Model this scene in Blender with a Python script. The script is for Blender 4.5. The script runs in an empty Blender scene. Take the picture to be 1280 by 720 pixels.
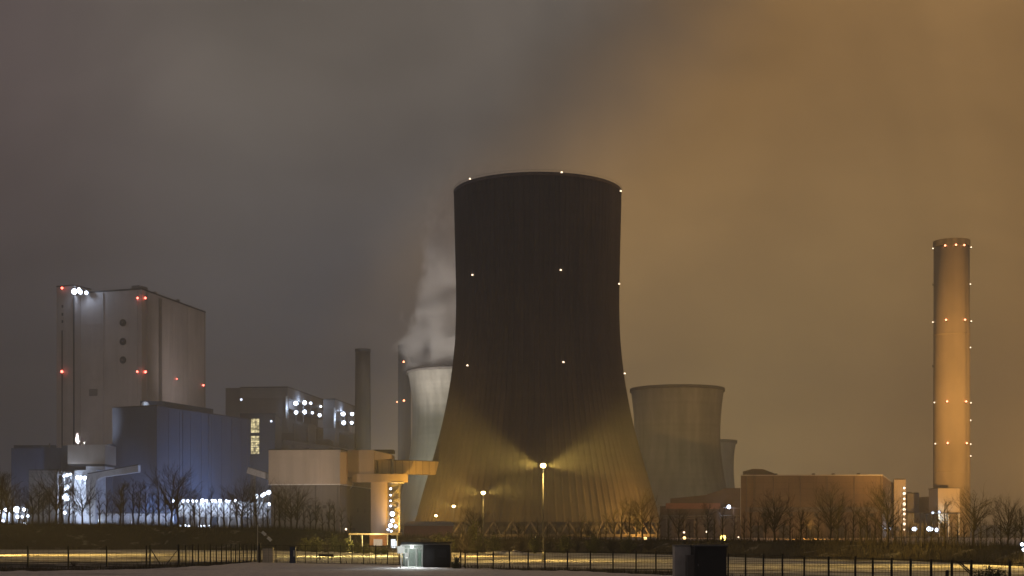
import bpy, math, random
from mathutils import Vector, noise as mnoise

R = random.Random(7)
scene = bpy.context.scene
COL = scene.collection
F, CX, HY, EYE = 1800.0, 640.0, 662.0, 4.0
PI = math.pi


def W(px, py, D):
    return ((px - CX) * D / F, D, EYE + (HY - py) * D / F)


def XY(px, D):
    return ((px - CX) * D / F, D)


def Z(py, D):
    return EYE + (HY - py) * D / F


def lin(c):
    f = lambda v: v / 12.92 if v <= 0.04045 else ((v + 0.055) / 1.055) ** 2.4
    return tuple(f(x / 255.0) for x in c[:3]) + (1.0,)


# ------------------------------------------------------------------ mesh builder
class MB:
    def __init__(self):
        self.v, self.f, self.uv, self.sm = [], [], [], []

    def quad(self, a, b, c, d, uv=None, smooth=False):
        n = len(self.v)
        self.v += [tuple(a), tuple(b), tuple(c), tuple(d)]
        self.f.append((n, n + 1, n + 2, n + 3))
        self.uv.append(uv or [(0, 0), (1, 0), (1, 1), (0, 1)])
        self.sm.append(smooth)

    def face(self, idx, uv=None, smooth=False):
        self.f.append(tuple(idx))
        self.uv.append(uv or [(self.v[i][0], self.v[i][1]) for i in idx])
        self.sm.append(smooth)

    def prism(self, pts, z0, z1, tops=None):
        """closed prism; pts = list of (x,y) counter-clockwise; tops = own top height per point"""
        n = len(pts)
        area = sum(pts[i][0] * pts[(i + 1) % n][1] - pts[(i + 1) % n][0] * pts[i][1] for i in range(n))
        if area < 0:
            pts = pts[::-1]
            tops = tops[::-1] if tops else None
        b = len(self.v)
        t = tops or [z1] * n
        self.v += [(p[0], p[1], z0) for p in pts] + [(p[0], p[1], t[i]) for i, p in enumerate(pts)]
        u = 0.0
        for i in range(n):
            j = (i + 1) % n
            L = math.dist(pts[i], pts[j])
            self.face((b + i, b + j, b + n + j, b + n + i), [(u, z0), (u + L, z0), (u + L, t[j]), (u, t[i])])
            u += L
        self.face([b + n + i for i in range(n)])
        self.face([b + i for i in range(n)][::-1])
        return self

    def box(self, x0, x1, y0, y1, z0, z1):
        return self.prism([(x0, y0), (x1, y0), (x1, y1), (x0, y1)], z0, z1)

    def cyl(self, c, r0, r1, z0, z1, n=24, smooth=True):
        b = len(self.v)
        for z, r in ((z0, r0), (z1, r1)):
            self.v += [(c[0] + r * math.cos(2 * PI * i / n), c[1] + r * math.sin(2 * PI * i / n), z) for i in range(n)]
        for i in range(n):
            j = (i + 1) % n
            self.face((b + i, b + j, b + n + j, b + n + i),
                      [(i * r0 * 2 * PI / n, z0), ((i + 1) * r0 * 2 * PI / n, z0), ((i + 1) * r0 * 2 * PI / n, z1), (i * r0 * 2 * PI / n, z1)], smooth)
        self.face([b + n + i for i in range(n)])
        self.face([b + i for i in range(n)][::-1])
        return self

    def tube(self, p0, p1, r0, r1=None, n=6, caps=True, smooth=True):
        r1 = r0 if r1 is None else r1
        p0, p1 = Vector(p0), Vector(p1)
        d = (p1 - p0)
        if d.length < 1e-6:
            return self
        d.normalize()
        a = d.orthogonal().normalized()
        c = d.cross(a)
        b = len(self.v)
        for p, r in ((p0, r0), (p1, r1)):
            for i in range(n):
                t = 2 * PI * i / n
                self.v.append(tuple(p + (a * math.cos(t) + c * math.sin(t)) * r))
        for i in range(n):
            j = (i + 1) % n
            self.face((b + i, b + j, b + n + j, b + n + i), None, smooth)
        if caps:
            self.face([b + n + i for i in range(n)])
            self.face([b + i for i in range(n)][::-1])
        return self

    def beam(self, p0, p1, w, h):
        """rectangular bar from p0 to p1, w across (horizontal), h high (vertical-ish)"""
        p0, p1 = Vector(p0), Vector(p1)
        d = (p1 - p0).normalized()
        s = d.cross(Vector((0, 0, 1)))
        s = Vector((1, 0, 0)) if s.length < 1e-4 else s.normalized()
        u = s.cross(d).normalized()
        b = len(self.v)
        for p in (p0, p1):
            for q, k in ((-1, -1), (1, -1), (1, 1), (-1, 1)):
                self.v.append(tuple(p + s * (q * w / 2) + u * (k * h / 2)))
        for q in ((0, 1, 5, 4), (1, 2, 6, 5), (2, 3, 7, 6), (3, 0, 4, 7), (3, 2, 1, 0), (4, 5, 6, 7)):
            self.face([b + i for i in q])
        return self

    def lathe(self, prof, n, c, rib=None, smooth=True, closed=True):
        """prof = [(r, z)] ; closed joins last to first ring"""
        b = len(self.v)
        for r, z in prof:
            for i in range(n):
                t = 2 * PI * i / n
                rr = r + (rib(i, z) if rib else 0.0)
                self.v.append((c[0] + rr * math.cos(t), c[1] + rr * math.sin(t), z))
        m = len(prof)
        for k in range(m if closed else m - 1):
            k2 = (k + 1) % m
            for i in range(n):
                j = (i + 1) % n
                self.face((b + k * n + i, b + k * n + j, b + k2 * n + j, b + k2 * n + i), None, smooth)
        return self

    def ball(self, c, r, n=10, m=6, sz=1.0):
        prof = []
        b = len(self.v)
        self.v.append((c[0], c[1], c[2] - r * sz))
        for k in range(1, m):
            a = PI * k / m
            for i in range(n):
                t = 2 * PI * i / n
                self.v.append((c[0] + r * math.sin(a) * math.cos(t), c[1] + r * math.sin(a) * math.sin(t), c[2] - r * sz * math.cos(a)))
        self.v.append((c[0], c[1], c[2] + r * sz))
        top = len(self.v) - 1
        for i in range(n):
            j = (i + 1) % n
            self.face((b, b + 1 + j, b + 1 + i), None, True)
            self.face((top, b + 1 + (m - 2) * n + i, b + 1 + (m - 2) * n + j), None, True)
            for k in range(m - 2):
                self.face((b + 1 + k * n + i, b + 1 + k * n + j, b + 1 + (k + 1) * n + j, b + 1 + (k + 1) * n + i), None, True)
        return self

    def mesh(self, name, org, mat):
        me = bpy.data.meshes.new(name)
        ox, oy, oz = org
        me.from_pydata([(x - ox, y - oy, z - oz) for x, y, z in self.v], [], self.f)
        uvl = me.uv_layers.new(name='UVMap')
        flat = [c for face in self.uv for p in face for c in p]
        uvl.data.foreach_set('uv', flat)
        me.polygons.foreach_set('use_smooth', self.sm)
        me.materials.append(mat)
        me.update()
        return me


def tag(o, label=None, cat=None, group=None, kind=None):
    for k, v in (('label', label), ('category', cat), ('group', group), ('kind', kind)):
        if v:
            o[k] = v
    return o


def thing(name, label, cat, loc, group=None):
    o = bpy.data.objects.new(name, None)
    o.empty_display_size = 0.5
    COL.objects.link(o)
    o.location = loc
    tag(o, label, cat, group)
    o['_w'] = [float(loc[0]), float(loc[1]), float(loc[2])]
    return o


def part(name, mb, mat, parent, label=None):
    """mb in world metres; parent is a thing or a part of one"""
    org = parent['_w']
    o = bpy.data.objects.new(name, mb.mesh(name, org, mat))
    COL.objects.link(o)
    o.parent = parent
    o['_w'] = [org[0], org[1], org[2]]
    if label:
        o['label'] = label
    return o


def solo(name, mb, mat, loc, label=None, cat=None, group=None, kind=None):
    o = bpy.data.objects.new(name, mb.mesh(name, loc, mat))
    COL.objects.link(o)
    o.location = loc
    tag(o, label, cat, group, kind)
    o['_w'] = [float(loc[0]), float(loc[1]), float(loc[2])]
    return o


def lamp(kind, loc, power, color, radius=0.3, aim=None, angle=60, blend=0.5, size=1.0):
    l = bpy.data.lights.new('lamp_light', kind)
    l.energy = power
    l.color = color
    if kind in ('POINT', 'SPOT'):
        l.shadow_soft_size = radius
    if kind == 'SPOT':
        l.spot_size = math.radians(angle)
        l.spot_blend = blend
    o = bpy.data.objects.new('lamp_light', l)
    COL.objects.link(o)
    o.location = loc
    if aim is not None:
        d = Vector(aim) - Vector(loc)
        o.rotation_euler = d.to_track_quat('-Z', 'Y').to_euler()
    return o


# ------------------------------------------------------------------ materials
MATS = {}


def new_mat(name):
    m = bpy.data.materials.new(name)
    m.use_nodes = True
    nt = m.node_tree
    b = nt.nodes['Principled BSDF']
    MATS[name] = m
    return m, nt, b


def N(nt, typ, **kw):
    n = nt.nodes.new(typ)
    for k, v in kw.items():
        setattr(n, k, v)
    return n


def tone(nt, base, fac_socket, lo, hi):
    """base colour multiplied by a value between lo and hi"""
    mr = N(nt, 'ShaderNodeMapRange')
    mr.inputs['From Min'].default_value = 0.25
    mr.inputs['From Max'].default_value = 0.75
    mr.inputs['To Min'].default_value = lo
    mr.inputs['To Max'].default_value = hi
    nt.links.new(fac_socket, mr.inputs['Value'])
    mx = N(nt, 'ShaderNodeVectorMath', operation='SCALE')
    if hasattr(base, 'is_linked'):
        nt.links.new(base, mx.inputs[0])
    else:
        mx.inputs[0].default_value = base[:3]
    nt.links.new(mr.outputs[0], mx.inputs['Scale'])
    return mx.outputs[0]


def noise_node(nt, scale, coord='Object', stretch=(1, 1, 1), detail=4, rough=0.55):
    tc = N(nt, 'ShaderNodeTexCoord')
    mp = N(nt, 'ShaderNodeMapping')
    mp.inputs['Scale'].default_value = stretch
    nt.links.new(tc.outputs[coord], mp.inputs['Vector'])
    nz = N(nt, 'ShaderNodeTexNoise')
    nz.inputs['Scale'].default_value = scale
    nz.inputs['Detail'].default_value = detail
    nz.inputs['Roughness'].default_value = rough
    nt.links.new(mp.outputs[0], nz.inputs['Vector'])
    return nz.outputs['Fac']


def bump(nt, b, fac, strength, dist):
    bp = N(nt, 'ShaderNodeBump')
    bp.inputs['Strength'].default_value = strength
    bp.inputs['Distance'].default_value = dist
    nt.links.new(fac, bp.inputs['Height'])
    nt.links.new(bp.outputs[0], b.inputs['Normal'])


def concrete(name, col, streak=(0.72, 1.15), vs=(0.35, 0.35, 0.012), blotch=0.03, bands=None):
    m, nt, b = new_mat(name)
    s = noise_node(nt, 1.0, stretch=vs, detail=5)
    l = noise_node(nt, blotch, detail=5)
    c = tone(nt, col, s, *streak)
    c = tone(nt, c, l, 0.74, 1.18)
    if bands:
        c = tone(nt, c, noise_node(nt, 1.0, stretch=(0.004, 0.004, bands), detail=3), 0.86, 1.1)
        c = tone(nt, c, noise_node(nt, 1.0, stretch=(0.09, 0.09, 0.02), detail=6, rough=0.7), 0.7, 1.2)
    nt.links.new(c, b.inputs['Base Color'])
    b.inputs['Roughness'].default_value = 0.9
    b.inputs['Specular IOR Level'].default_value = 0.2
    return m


def cladding(name, col, pw=6.0, ph=2.4, var=(0.9, 1.08), rough=0.55, seam=0.75, mort=0.12, offset=0.0):
    """metal sheet cladding, panels in metres from the wall's own UV"""
    m, nt, b = new_mat(name)
    uv = N(nt, 'ShaderNodeUVMap')
    br = N(nt, 'ShaderNodeTexBrick')
    br.offset = offset
    br.inputs['Scale'].default_value = 1.0
    br.inputs['Brick Width'].default_value = pw
    br.inputs['Row Height'].default_value = ph
    br.inputs['Mortar Size'].default_value = mort
    br.inputs['Mortar Smooth'].default_value = 0.3
    br.inputs['Bias'].default_value = 0.0
    c = Vector(col[:3])
    br.inputs['Color1'].default_value = (*(c * var[0]), 1)
    br.inputs['Color2'].default_value = (*(c * var[1]), 1)
    br.inputs['Mortar'].default_value = (*(c * seam), 1)
    nt.links.new(uv.outputs[0], br.inputs['Vector'])
    st = noise_node(nt, 1.0, stretch=(0.25, 0.25, 0.02), detail=4)
    o = tone(nt, br.outputs['Color'], st, 0.86, 1.1)
    l = noise_node(nt, 0.035, detail=4)
    o = tone(nt, o, l, 0.88, 1.1)
    nt.links.new(o, b.inputs['Base Color'])
    b.inputs['Roughness'].default_value = rough
    b.inputs['Specular IOR Level'].default_value = 0.3
    return m


def plain(name, col, rough=0.6, metal=0.0, var=(0.85, 1.12), scale=2.0):
    m, nt, b = new_mat(name)
    c = tone(nt, col, noise_node(nt, scale), *var)
    nt.links.new(c, b.inputs['Base Color'])
    b.inputs['Roughness'].default_value = rough
    b.inputs['Metallic'].default_value = metal
    b.inputs['Specular IOR Level'].default_value = 0.3
    return m


def glow(name, col, strength, vary=0.0):
    m, nt, b = new_mat(name)
    nt.nodes.remove(b)
    e = N(nt, 'ShaderNodeEmission')
    e.inputs['Color'].default_value = (*col[:3], 1)
    e.inputs['Strength'].default_value = strength
    if vary:
        tc = N(nt, 'ShaderNodeTexCoord')
        mp = N(nt, 'ShaderNodeMapping')
        nt.links.new(tc.outputs['Object'], mp.inputs['Vector'])
        nz = N(nt, 'ShaderNodeTexNoise')
        nz.inputs['Scale'].default_value = vary
        nz.inputs['Detail'].default_value = 4
        nt.links.new(mp.outputs[0], nz.inputs['Vector'])
        mr = N(nt, 'ShaderNodeMapRange')
        mr.inputs['From Min'].default_value = 0.38
        mr.inputs['From Max'].default_value = 0.62
        mr.inputs['To Min'].default_value = strength * 0.3
        mr.inputs['To Max'].default_value = strength * 1.6
        nt.links.new(nz.outputs['Fac'], mr.inputs['Value'])
        nt.links.new(mr.outputs[0], e.inputs['Strength'])
    nt.links.new(e.outputs[0], nt.nodes['Material Output'].inputs['Surface'])
    m.cycles.emission_sampling = 'NONE'
    return m


SODIUM = (1.0, 0.58, 0.13)
ORANGE = (1.0, 0.43, 0.10)
COOL = (0.62, 0.75, 1.0)
WARMW = (1.0, 0.86, 0.62)

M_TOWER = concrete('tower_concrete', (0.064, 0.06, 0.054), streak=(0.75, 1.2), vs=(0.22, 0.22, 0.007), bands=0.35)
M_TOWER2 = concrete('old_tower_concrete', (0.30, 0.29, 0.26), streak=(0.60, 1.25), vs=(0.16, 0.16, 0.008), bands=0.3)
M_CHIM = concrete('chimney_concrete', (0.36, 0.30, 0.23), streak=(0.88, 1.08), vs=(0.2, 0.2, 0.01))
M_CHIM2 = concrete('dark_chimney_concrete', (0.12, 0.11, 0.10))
M_CONC = concrete('wall_concrete', (0.32, 0.31, 0.29), vs=(0.3, 0.3, 0.05))
M_DKCONC = concrete('dark_concrete', (0.13, 0.12, 0.115), vs=(0.4, 0.4, 0.1), blotch=0.3)
M_BOILER = cladding('boiler_cladding', (0.44, 0.41, 0.40), 9, 3.5, (0.97, 1.03), seam=0.92)
M_BLUE = cladding('navy_cladding', (0.058, 0.088, 0.145), 7, 60, (0.93, 1.06), seam=0.85)
M_GREYCLAD = cladding('grey_cladding', (0.22, 0.22, 0.225), 5, 2.5)
M_BEIGE = cladding('beige_cladding', (0.46, 0.40, 0.34), 6, 14, (0.97, 1.03), seam=0.9)
M_TAN = cladding('tan_cladding', (0.40, 0.33, 0.25), 5, 14, (0.95, 1.05), seam=0.85)
M_LOWDARK = cladding('dark_cladding', (0.15, 0.14, 0.14), 4, 9, (0.92, 1.06))
M_BROWN = cladding('brown_cladding', (0.18, 0.125, 0.075), 6, 3, (0.92, 1.06))
M_LIGHTC = cladding('light_cladding', (0.62, 0.63, 0.66), 3, 3, (0.94, 1.04), seam=0.8)
M_DUCT = cladding('duct_sheet', (0.36, 0.29, 0.19), 3.5, 30, (0.9, 1.1), seam=0.6, mort=0.25)
M_STEEL = plain('steel', (0.16, 0.16, 0.16), 0.5, 0.4)
M_DARK = plain('dark_metal', (0.03, 0.03, 0.032), 0.6)
M_BLACK = plain('black_paint', (0.018, 0.018, 0.018), 0.6)
M_WHITE = plain('white_paint', (0.78, 0.79, 0.78), 0.5, var=(0.92, 1.03))
M_GALV = plain('galvanised_steel', (0.42, 0.42, 0.41), 0.45, 0.3)
M_PIPE = plain('pale_pipe', (0.5, 0.49, 0.47), 0.5)
M_BARK = plain('bark', (0.045, 0.037, 0.03), 0.95, var=(0.6, 1.4), scale=5)
M_TWIG = plain('twigs', (0.05, 0.041, 0.033), 0.95, var=(0.6, 1.4), scale=1.0)
M_SHRUB = plain('shrub_leaves', (0.07, 0.075, 0.03), 0.9, var=(0.5, 1.5), scale=1.5)
M_SCRUB = plain('dry_scrub', (0.06, 0.05, 0.033), 0.95, var=(0.4, 1.5), scale=0.5)
M_FENCE = plain('fence_steel', (0.022, 0.024, 0.022), 0.6)
M_CABINET = concrete('cabinet_concrete', (0.58, 0.55, 0.53), streak=(0.8, 1.12), vs=(3, 3, 0.5), blotch=0.8)
M_BLUEBOX = plain('blue_paint', (0.03, 0.045, 0.10), 0.5)
M_BRICK = cladding('red_brick', (0.26, 0.13, 0.085), 0.6, 0.2, (0.8, 1.2), rough=0.9, mort=0.02, offset=0.5)

G_RED = glow('red_beacon', (1.0, 0.13, 0.09), 9.0)
G_AMBER = glow('amber_beacon', (1.0, 0.30, 0.14), 8.0)
G_PALE = glow('pale_beacon', (1.0, 0.74, 0.5), 3.0)
G_COOL = glow('cool_lamp', (0.72, 0.82, 1.0), 9.0)
G_COOLDIM = glow('cool_lamp_dim', (0.7, 0.78, 1.0), 2.2)
G_SOD = glow('sodium_lamp', (1.0, 0.72, 0.26), 30.0)
G_SODDIM = glow('sodium_lamp_dim', (1.0, 0.62, 0.22), 5.0)
G_YEL = glow('yellow_lamp', (1.0, 0.66, 0.13), 12.0)
G_WIN = glow('lit_window', (1.0, 0.85, 0.45), 0.75, vary=0.45)
G_WHITE = glow('white_tube', (0.95, 1.0, 0.95), 4.0)
G_SIGN = glow('lit_sign', (0.92, 0.97, 1.0), 1.3)


def snow_mat(name, dirt, col=(0.62, 0.62, 0.64), dirtcol=(0.07, 0.06, 0.045), scale=0.12, stretch=(1, 1, 1)):
    m, nt, b = new_mat(name)
    nz = noise_node(nt, scale, stretch=stretch, detail=7, rough=0.65)
    rp = N(nt, 'ShaderNodeValToRGB')
    rp.color_ramp.elements[0].position = max(0.0, dirt - 0.06)
    rp.color_ramp.elements[0].color = (*dirtcol, 1)
    rp.color_ramp.elements[1].position = dirt + 0.06
    rp.color_ramp.elements[1].color = (*col, 1)
    nt.links.new(nz, rp.inputs[0])
    c = tone(nt, rp.outputs[0], noise_node(nt, 1.7, detail=6), 0.75, 1.1)
    nt.links.new(c, b.inputs['Base Color'])
    b.inputs['Roughness'].default_value = 0.85
    b.inputs['Specular IOR Level'].default_value = 0.2
    bump(nt, b, noise_node(nt, 0.9, detail=8, rough=0.7), 0.6, 0.25)
    return m


M_SNOW = snow_mat('field_snow', 0.36, (0.68, 0.64, 0.67), (0.22, 0.19, 0.17), 0.1, (0.35, 1.3, 1))
M_GROUND = snow_mat('ground_snow_grass', 0.56, (0.5, 0.49, 0.5), (0.03, 0.027, 0.02), 0.25, (0.5, 1, 1))
M_ROAD = snow_mat('road_snow', 0.47, (0.66, 0.65, 0.62), (0.10, 0.085, 0.06), 0.3, (0.35, 0.8, 1))
M_BANK = snow_mat('bank_earth', 0.64, (0.30, 0.29, 0.29), (0.045, 0.037, 0.026), 0.35, (0.6, 1, 0.6))

# ------------------------------------------------------------------ world: low cloud lit from below
w = bpy.data.worlds.new('World')
scene.world = w
w.use_nodes = True
nt = w.node_tree
bg = nt.nodes['Background']
L = nt.links.new
tc = N(nt, 'ShaderNodeTexCoord')
sep = N(nt, 'ShaderNodeSeparateXYZ')
L(tc.outputs['Generated'], sep.inputs[0])


def mth(op, a, b=None, c=None, clamp=False):
    n = N(nt, 'ShaderNodeMath', operation=op)
    n.use_clamp = clamp
    for i, v in enumerate((a, b, c)):
        if v is None:
            continue
        if isinstance(v, (int, float)):
            n.inputs[i].default_value = v
        else:
            L(v, n.inputs[i])
    return n.outputs[0]


def wnoise(scale, stretch, detail=5, rough=0.55, dist=0.0):
    mp = N(nt, 'ShaderNodeMapping')
    mp.inputs['Scale'].default_value = stretch
    mp.inputs['Rotation'].default_value = (0, math.radians(-35), 0)
    L(tc.outputs['Generated'], mp.inputs['Vector'])
    nz = N(nt, 'ShaderNodeTexNoise')
    nz.inputs['Scale'].default_value = scale
    nz.inputs['Detail'].default_value = detail
    nz.inputs['Roughness'].default_value = rough
    nz.inputs['Distortion'].default_value = dist
    L(mp.outputs[0], nz.inputs['Vector'])
    return nz.outputs['Fac']


def smooth(v, a, b):
    n = N(nt, 'ShaderNodeMapRange', interpolation_type='SMOOTHSTEP')
    n.inputs['From Min'].default_value = a
    n.inputs['From Max'].default_value = b
    L(v, n.inputs['Value'])
    return n.outputs[0]


def mix(fac, a, b):
    n = N(nt, 'ShaderNodeMix', data_type='RGBA')
    L(fac, n.inputs[0])
    for i, v in ((6, a), (7, b)):
        if isinstance(v, tuple):
            n.inputs[i].default_value = v
        else:
            L(v, n.inputs[i])
    return n.outputs[2]


sx, sy, sz = sep.outputs
n1 = wnoise(2.6, (1, 1, 1.6), 5, 0.5, 0.6)
n2 = wnoise(6.0, (1, 1, 2.2), 4, 0.5, 0.8)
nmid = mth('SUBTRACT', n1, 0.5)
t = mth('ADD', mth('SUBTRACT', sx, mth('MULTIPLY', mth('SUBTRACT', sz, 0.2), 0.7)), mth('MULTIPLY', nmid, 0.16))
t = smooth(t, -0.08, 0.10)
greyA = mix(smooth(sz, 0.02, 0.34), lin((45, 51, 63)), lin((106, 98, 90)))
oranB = mix(smooth(sz, 0.02, 0.34), lin((158, 130, 86)), lin((142, 108, 66)))
oranB = mix(smooth(mth('SUBTRACT', sx, mth('MULTIPLY', sz, 0.4)), 0.12, 0.36), oranB, lin((132, 97, 54)))
sky = mix(t, greyA, oranB)
sky = mix(smooth(sx, -0.16, -0.36), sky, mix(smooth(sz, 0.05, 0.3), lin((43, 46, 55)), lin((90, 79, 78))))
amp = mth('MULTIPLY_ADD', mth('SUBTRACT', n1, 0.5), 0.95, 1.0)
n3 = wnoise(5.0, (1, 1, 0.3), 5, 0.55, 1.2)
amp = mth('MULTIPLY', amp, mth('MULTIPLY_ADD', mth('SUBTRACT', n3, 0.5), 0.55, 1.0))
amp = mth('MULTIPLY', amp, mth('MULTIPLY_ADD', mth('MULTIPLY', smooth(sx, 0.2, 0.34), smooth(sz, 0.2, 0.08)), -0.14, 1.0))
amp = mth('MULTIPLY', amp, mth('MULTIPLY_ADD', mth('SUBTRACT', n2, 0.5), 0.45, 1.0))
bd_ = mth('ADD', mth('MULTIPLY', sx, -0.57), mth('MULTIPLY', mth('SUBTRACT', sz, 0.275), 0.82))
bd_ = mth('ABSOLUTE', mth('ADD', bd_, mth('MULTIPLY', mth('SUBTRACT', n2, 0.5), 0.10)))
bd_ = mth('MULTIPLY', smooth(bd_, 0.065, 0.0), mth('MULTIPLY', smooth(sx, -0.05, 0.04), smooth(sx, 0.28, 0.12)))
amp = mth('MULTIPLY', amp, mth('MULTIPLY_ADD', bd_, -0.26, 1.0))
sc = N(nt, 'ShaderNodeVectorMath', operation='SCALE')
L(sky, sc.inputs[0])
L(amp, sc.inputs['Scale'])
# away from the plant (behind, overhead) the cloud is less lit
sky2 = mix(smooth(sy, 0.75, -0.1), sc.outputs[0], lin((84, 78, 75)))
L(sky2, bg.inputs['Color'])
bg.inputs['Strength'].default_value = 1.0
w.cycles.sampling_method = 'AUTOMATIC'

# ------------------------------------------------------------------ ground, road, bank
FIELD_EDGE = [(-260, 718), (-40, 716), (60, 715), (200, 711.5), (260, 708), (330, 703.5), (420, 704.5), (520, 708.5), (640, 713), (760, 716.5), (860, 722), (1000, 731), (1150, 741), (1300, 752), (1500, 765)]


def gz(x, y, amp=0.10):
    return amp * (mnoise.noise((x * 0.12, y * 0.12, 0.3)) + 0.5 * mnoise.noise((x * 0.5, y * 0.5, 1.7)))


g = MB()
g.quad((-2400, 20, 0), (2400, 20, 0), (2400, 2880, 0), (-2400, 2880, 0))
solo('ground', g, M_GROUND, (0, 300, 0), kind='structure')

# snow field in front: a grid from the edge line back towards the camera
fld = MB()
NX, NY = 260, 170
for j in range(NY + 1):
    for i in range(NX + 1):
        px = -260 + 1760 * i / NX
        k = max(q for q in range(len(FIELD_EDGE) - 1) if FIELD_EDGE[q][0] <= px + 1e-6)
        (a, ya), (b, yb) = FIELD_EDGE[k], FIELD_EDGE[k + 1]
        ye = ya + (yb - ya) * (px - a) / (b - a)
        ye += 0.9 * mnoise.noise((px * 0.05, 0.2, 0)) + 0.5 * mnoise.noise((px * 0.21, 3.2, 0))
        De = 7200.0 / (ye - HY)
        D = De - (De - 45.0) * (j / NY) ** 1.4
        x, y = XY(px, D)
        e = min(1.0, j / 8.0)
        rut = 0.0
        for c0, w0 in ((131.5, 0.35), (133.1, 0.35), (139.0, 0.3), (140.6, 0.3), (122.0, 0.4), (123.7, 0.4)):
            yc = c0 + 5.0 * math.sin(x * 0.03 + c0) - 0.0016 * x * x
            rut -= 0.07 * math.exp(-((y - yc) / w0) ** 2)
        clod = 0.05 * max(0, mnoise.noise((x * 1.4, y * 1.1, 6)) - 0.15)
        fld.v.append((x, y, 0.006 + e * (0.13 + gz(x, y, 0.09) + rut + clod)))
for j in range(NY):
    for i in range(NX):
        a = j * (NX + 1) + i
        fld.face((a, a + NX + 1, a + NX + 2, a + 1), None, True)
solo('snow_field', fld, M_SNOW, (0, 130, 0), kind='structure')

# the bank: columns (px, crest py, foot py)
BANK = [(-160, 655, 687), (0, 655, 687), (140, 656, 687), (205, 657, 687), (235, 659, 687.5), (330, 660.5, 688), (400, 664, 689), (440, 669, 690), (500, 672, 690), (560, 673, 690), (620, 675, 690),
        (700, 676, 691), (780, 676.5, 692), (860, 677, 694), (960, 677.5, 698), (1060, 679, 699.5), (1120, 681, 700.5), (1200, 684.5, 704), (1280, 686.5, 708), (1440, 690, 712)]


def bank_at(px):
    px = min(max(px, -159), 1439)
    k = max(q for q in range(len(BANK) - 1) if BANK[q][0] <= px)
    a, b = BANK[k], BANK[k + 1]
    s = (px - a[0]) / (b[0] - a[0])
    yc, yf = a[1] + (b[1] - a[1]) * s, a[2] + (b[2] - a[2]) * s
    Df = 7200.0 / (yf - HY)
    Dc = Df + 11.0
    return Df, Dc, Z(yc, Dc)


bk = MB()
NXB, NYB = 420, 18
for i in range(NXB + 1):
    px = -160 + 1600 * i / NXB
    Df, Dc, zc = bank_at(px)
    for j in range(NYB + 1):
        s = j / NYB
        D = Df - 1 + (Dc - Df + 14) * s
        x, y = XY(px, D)
        q = (D - Df) / (Dc - Df)
        h = zc * (q * q * (3 - 2 * q)) if q < 1 else zc * max(0.0, 1 - ((q - 1.25) / 0.9) ** 2 if q > 1.25 else 1)
        if q < 0:
            h = 0
        h += 0.22 * min(1, max(q, 0) * 2) * (mnoise.noise((x * 0.25, y * 0.25, 0)) + 0.6 * mnoise.noise((x * 0.9, y * 0.9, 4)))
        bk.v.append((x, y, max(h, -0.3) if j not in (0, NYB) else -0.3))
for i in range(NXB):
    for j in range(NYB):
        a = i * (NYB + 1) + j
        bk.face((a, a + NYB + 1, a + NYB + 2, a + 1), None, True)
solo('embankment', bk, M_BANK, (0, 290, 0), kind='structure')

# snow-covered service road between the fence and the bank
rd = MB()
NR = 160
for i in range(NR + 1):
    px = -200 + 1620 * i / NR
    Df = bank_at(px)[0] - 2.0
    near = 7200.0 / (702 - HY) if px < 340 else 7200.0 / (705.5 - HY)
    if px > 520:
        near = 7200.0 / (711 - HY)
    if px > 880:
        near = 7200.0 / (719 + (px - 880) * 0.055 - HY)
    for D in (near, Df):
        x, y = XY(px, D)
        rd.v.append((x, y, 0.012))
for i in range(NR):
    rd.face((2 * i, 2 * i + 2, 2 * i + 3, 2 * i + 1))
solo('road', rd, M_ROAD, (0, 200, 0), kind='structure')

# snow on the plant yard beyond the bank
yd = MB()
yd.quad((-700, 345, 0.008), (700, 345, 0.008), (900, 700, 0.008), (-900, 700, 0.008))
solo('yard', yd, M_SNOW, (0, 500, 0), kind='structure')

# scrub on the bank and rough grass along the fence: uncountable blades
def blades(name, mat, spots, kind='stuff', label=None):
    mb = MB()
    for (x, y, z, h, wd, lean) in spots:
        a = R.uniform(0, 2 * PI)
        dx, dy = math.cos(a) * wd, math.sin(a) * wd
        lx, ly = R.uniform(-1, 1) * lean, R.uniform(-1, 1) * lean
        n = len(mb.v)
        mb.v += [(x - dx, y - dy, z - 0.1), (x + dx, y + dy, z - 0.1), (x + lx, y + ly, z + h)]
        mb.face((n, n + 1, n + 2))
    return solo(name, mb, mat, (0, 250, 0), label, None, None, kind)


sp = []
for _ in range(30000):
    px = R.uniform(-120, 1400)
    Df, Dc, zc = bank_at(px)
    q = R.uniform(-0.03, 1.15)
    D = Df + (Dc - Df) * q
    x, y = XY(px, D)
    if mnoise.noise((x * 0.12, y * 0.2, 9)) < -0.22 and R.random() < 0.7:
        continue
    qq = min(max(q, 0), 1)
    h = zc * qq * qq * (3 - 2 * qq)
    sp.append((x, y, h, R.uniform(0.25, 0.9) * (1.5 if R.random() < 0.08 else 1), R.uniform(0.02, 0.06), 0.3))
for _ in range(16000):
    px = R.uniform(-120, 1400)
    Df, Dc, zc = bank_at(px)
    D = Dc + R.uniform(-2.5, 2.5)
    x, y = XY(px, D)
    k = 0.5 + mnoise.noise((x * 0.15, y * 0.1, 21))
    sp.append((x, y, zc * 0.97, max(0.2, R.uniform(0.3, 1.9) * k * (1.6 if R.random() < 0.15 else 1)), R.uniform(0.012, 0.04), 0.35))
blades('scrub', M_SCRUB, sp)
sp = []
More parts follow.
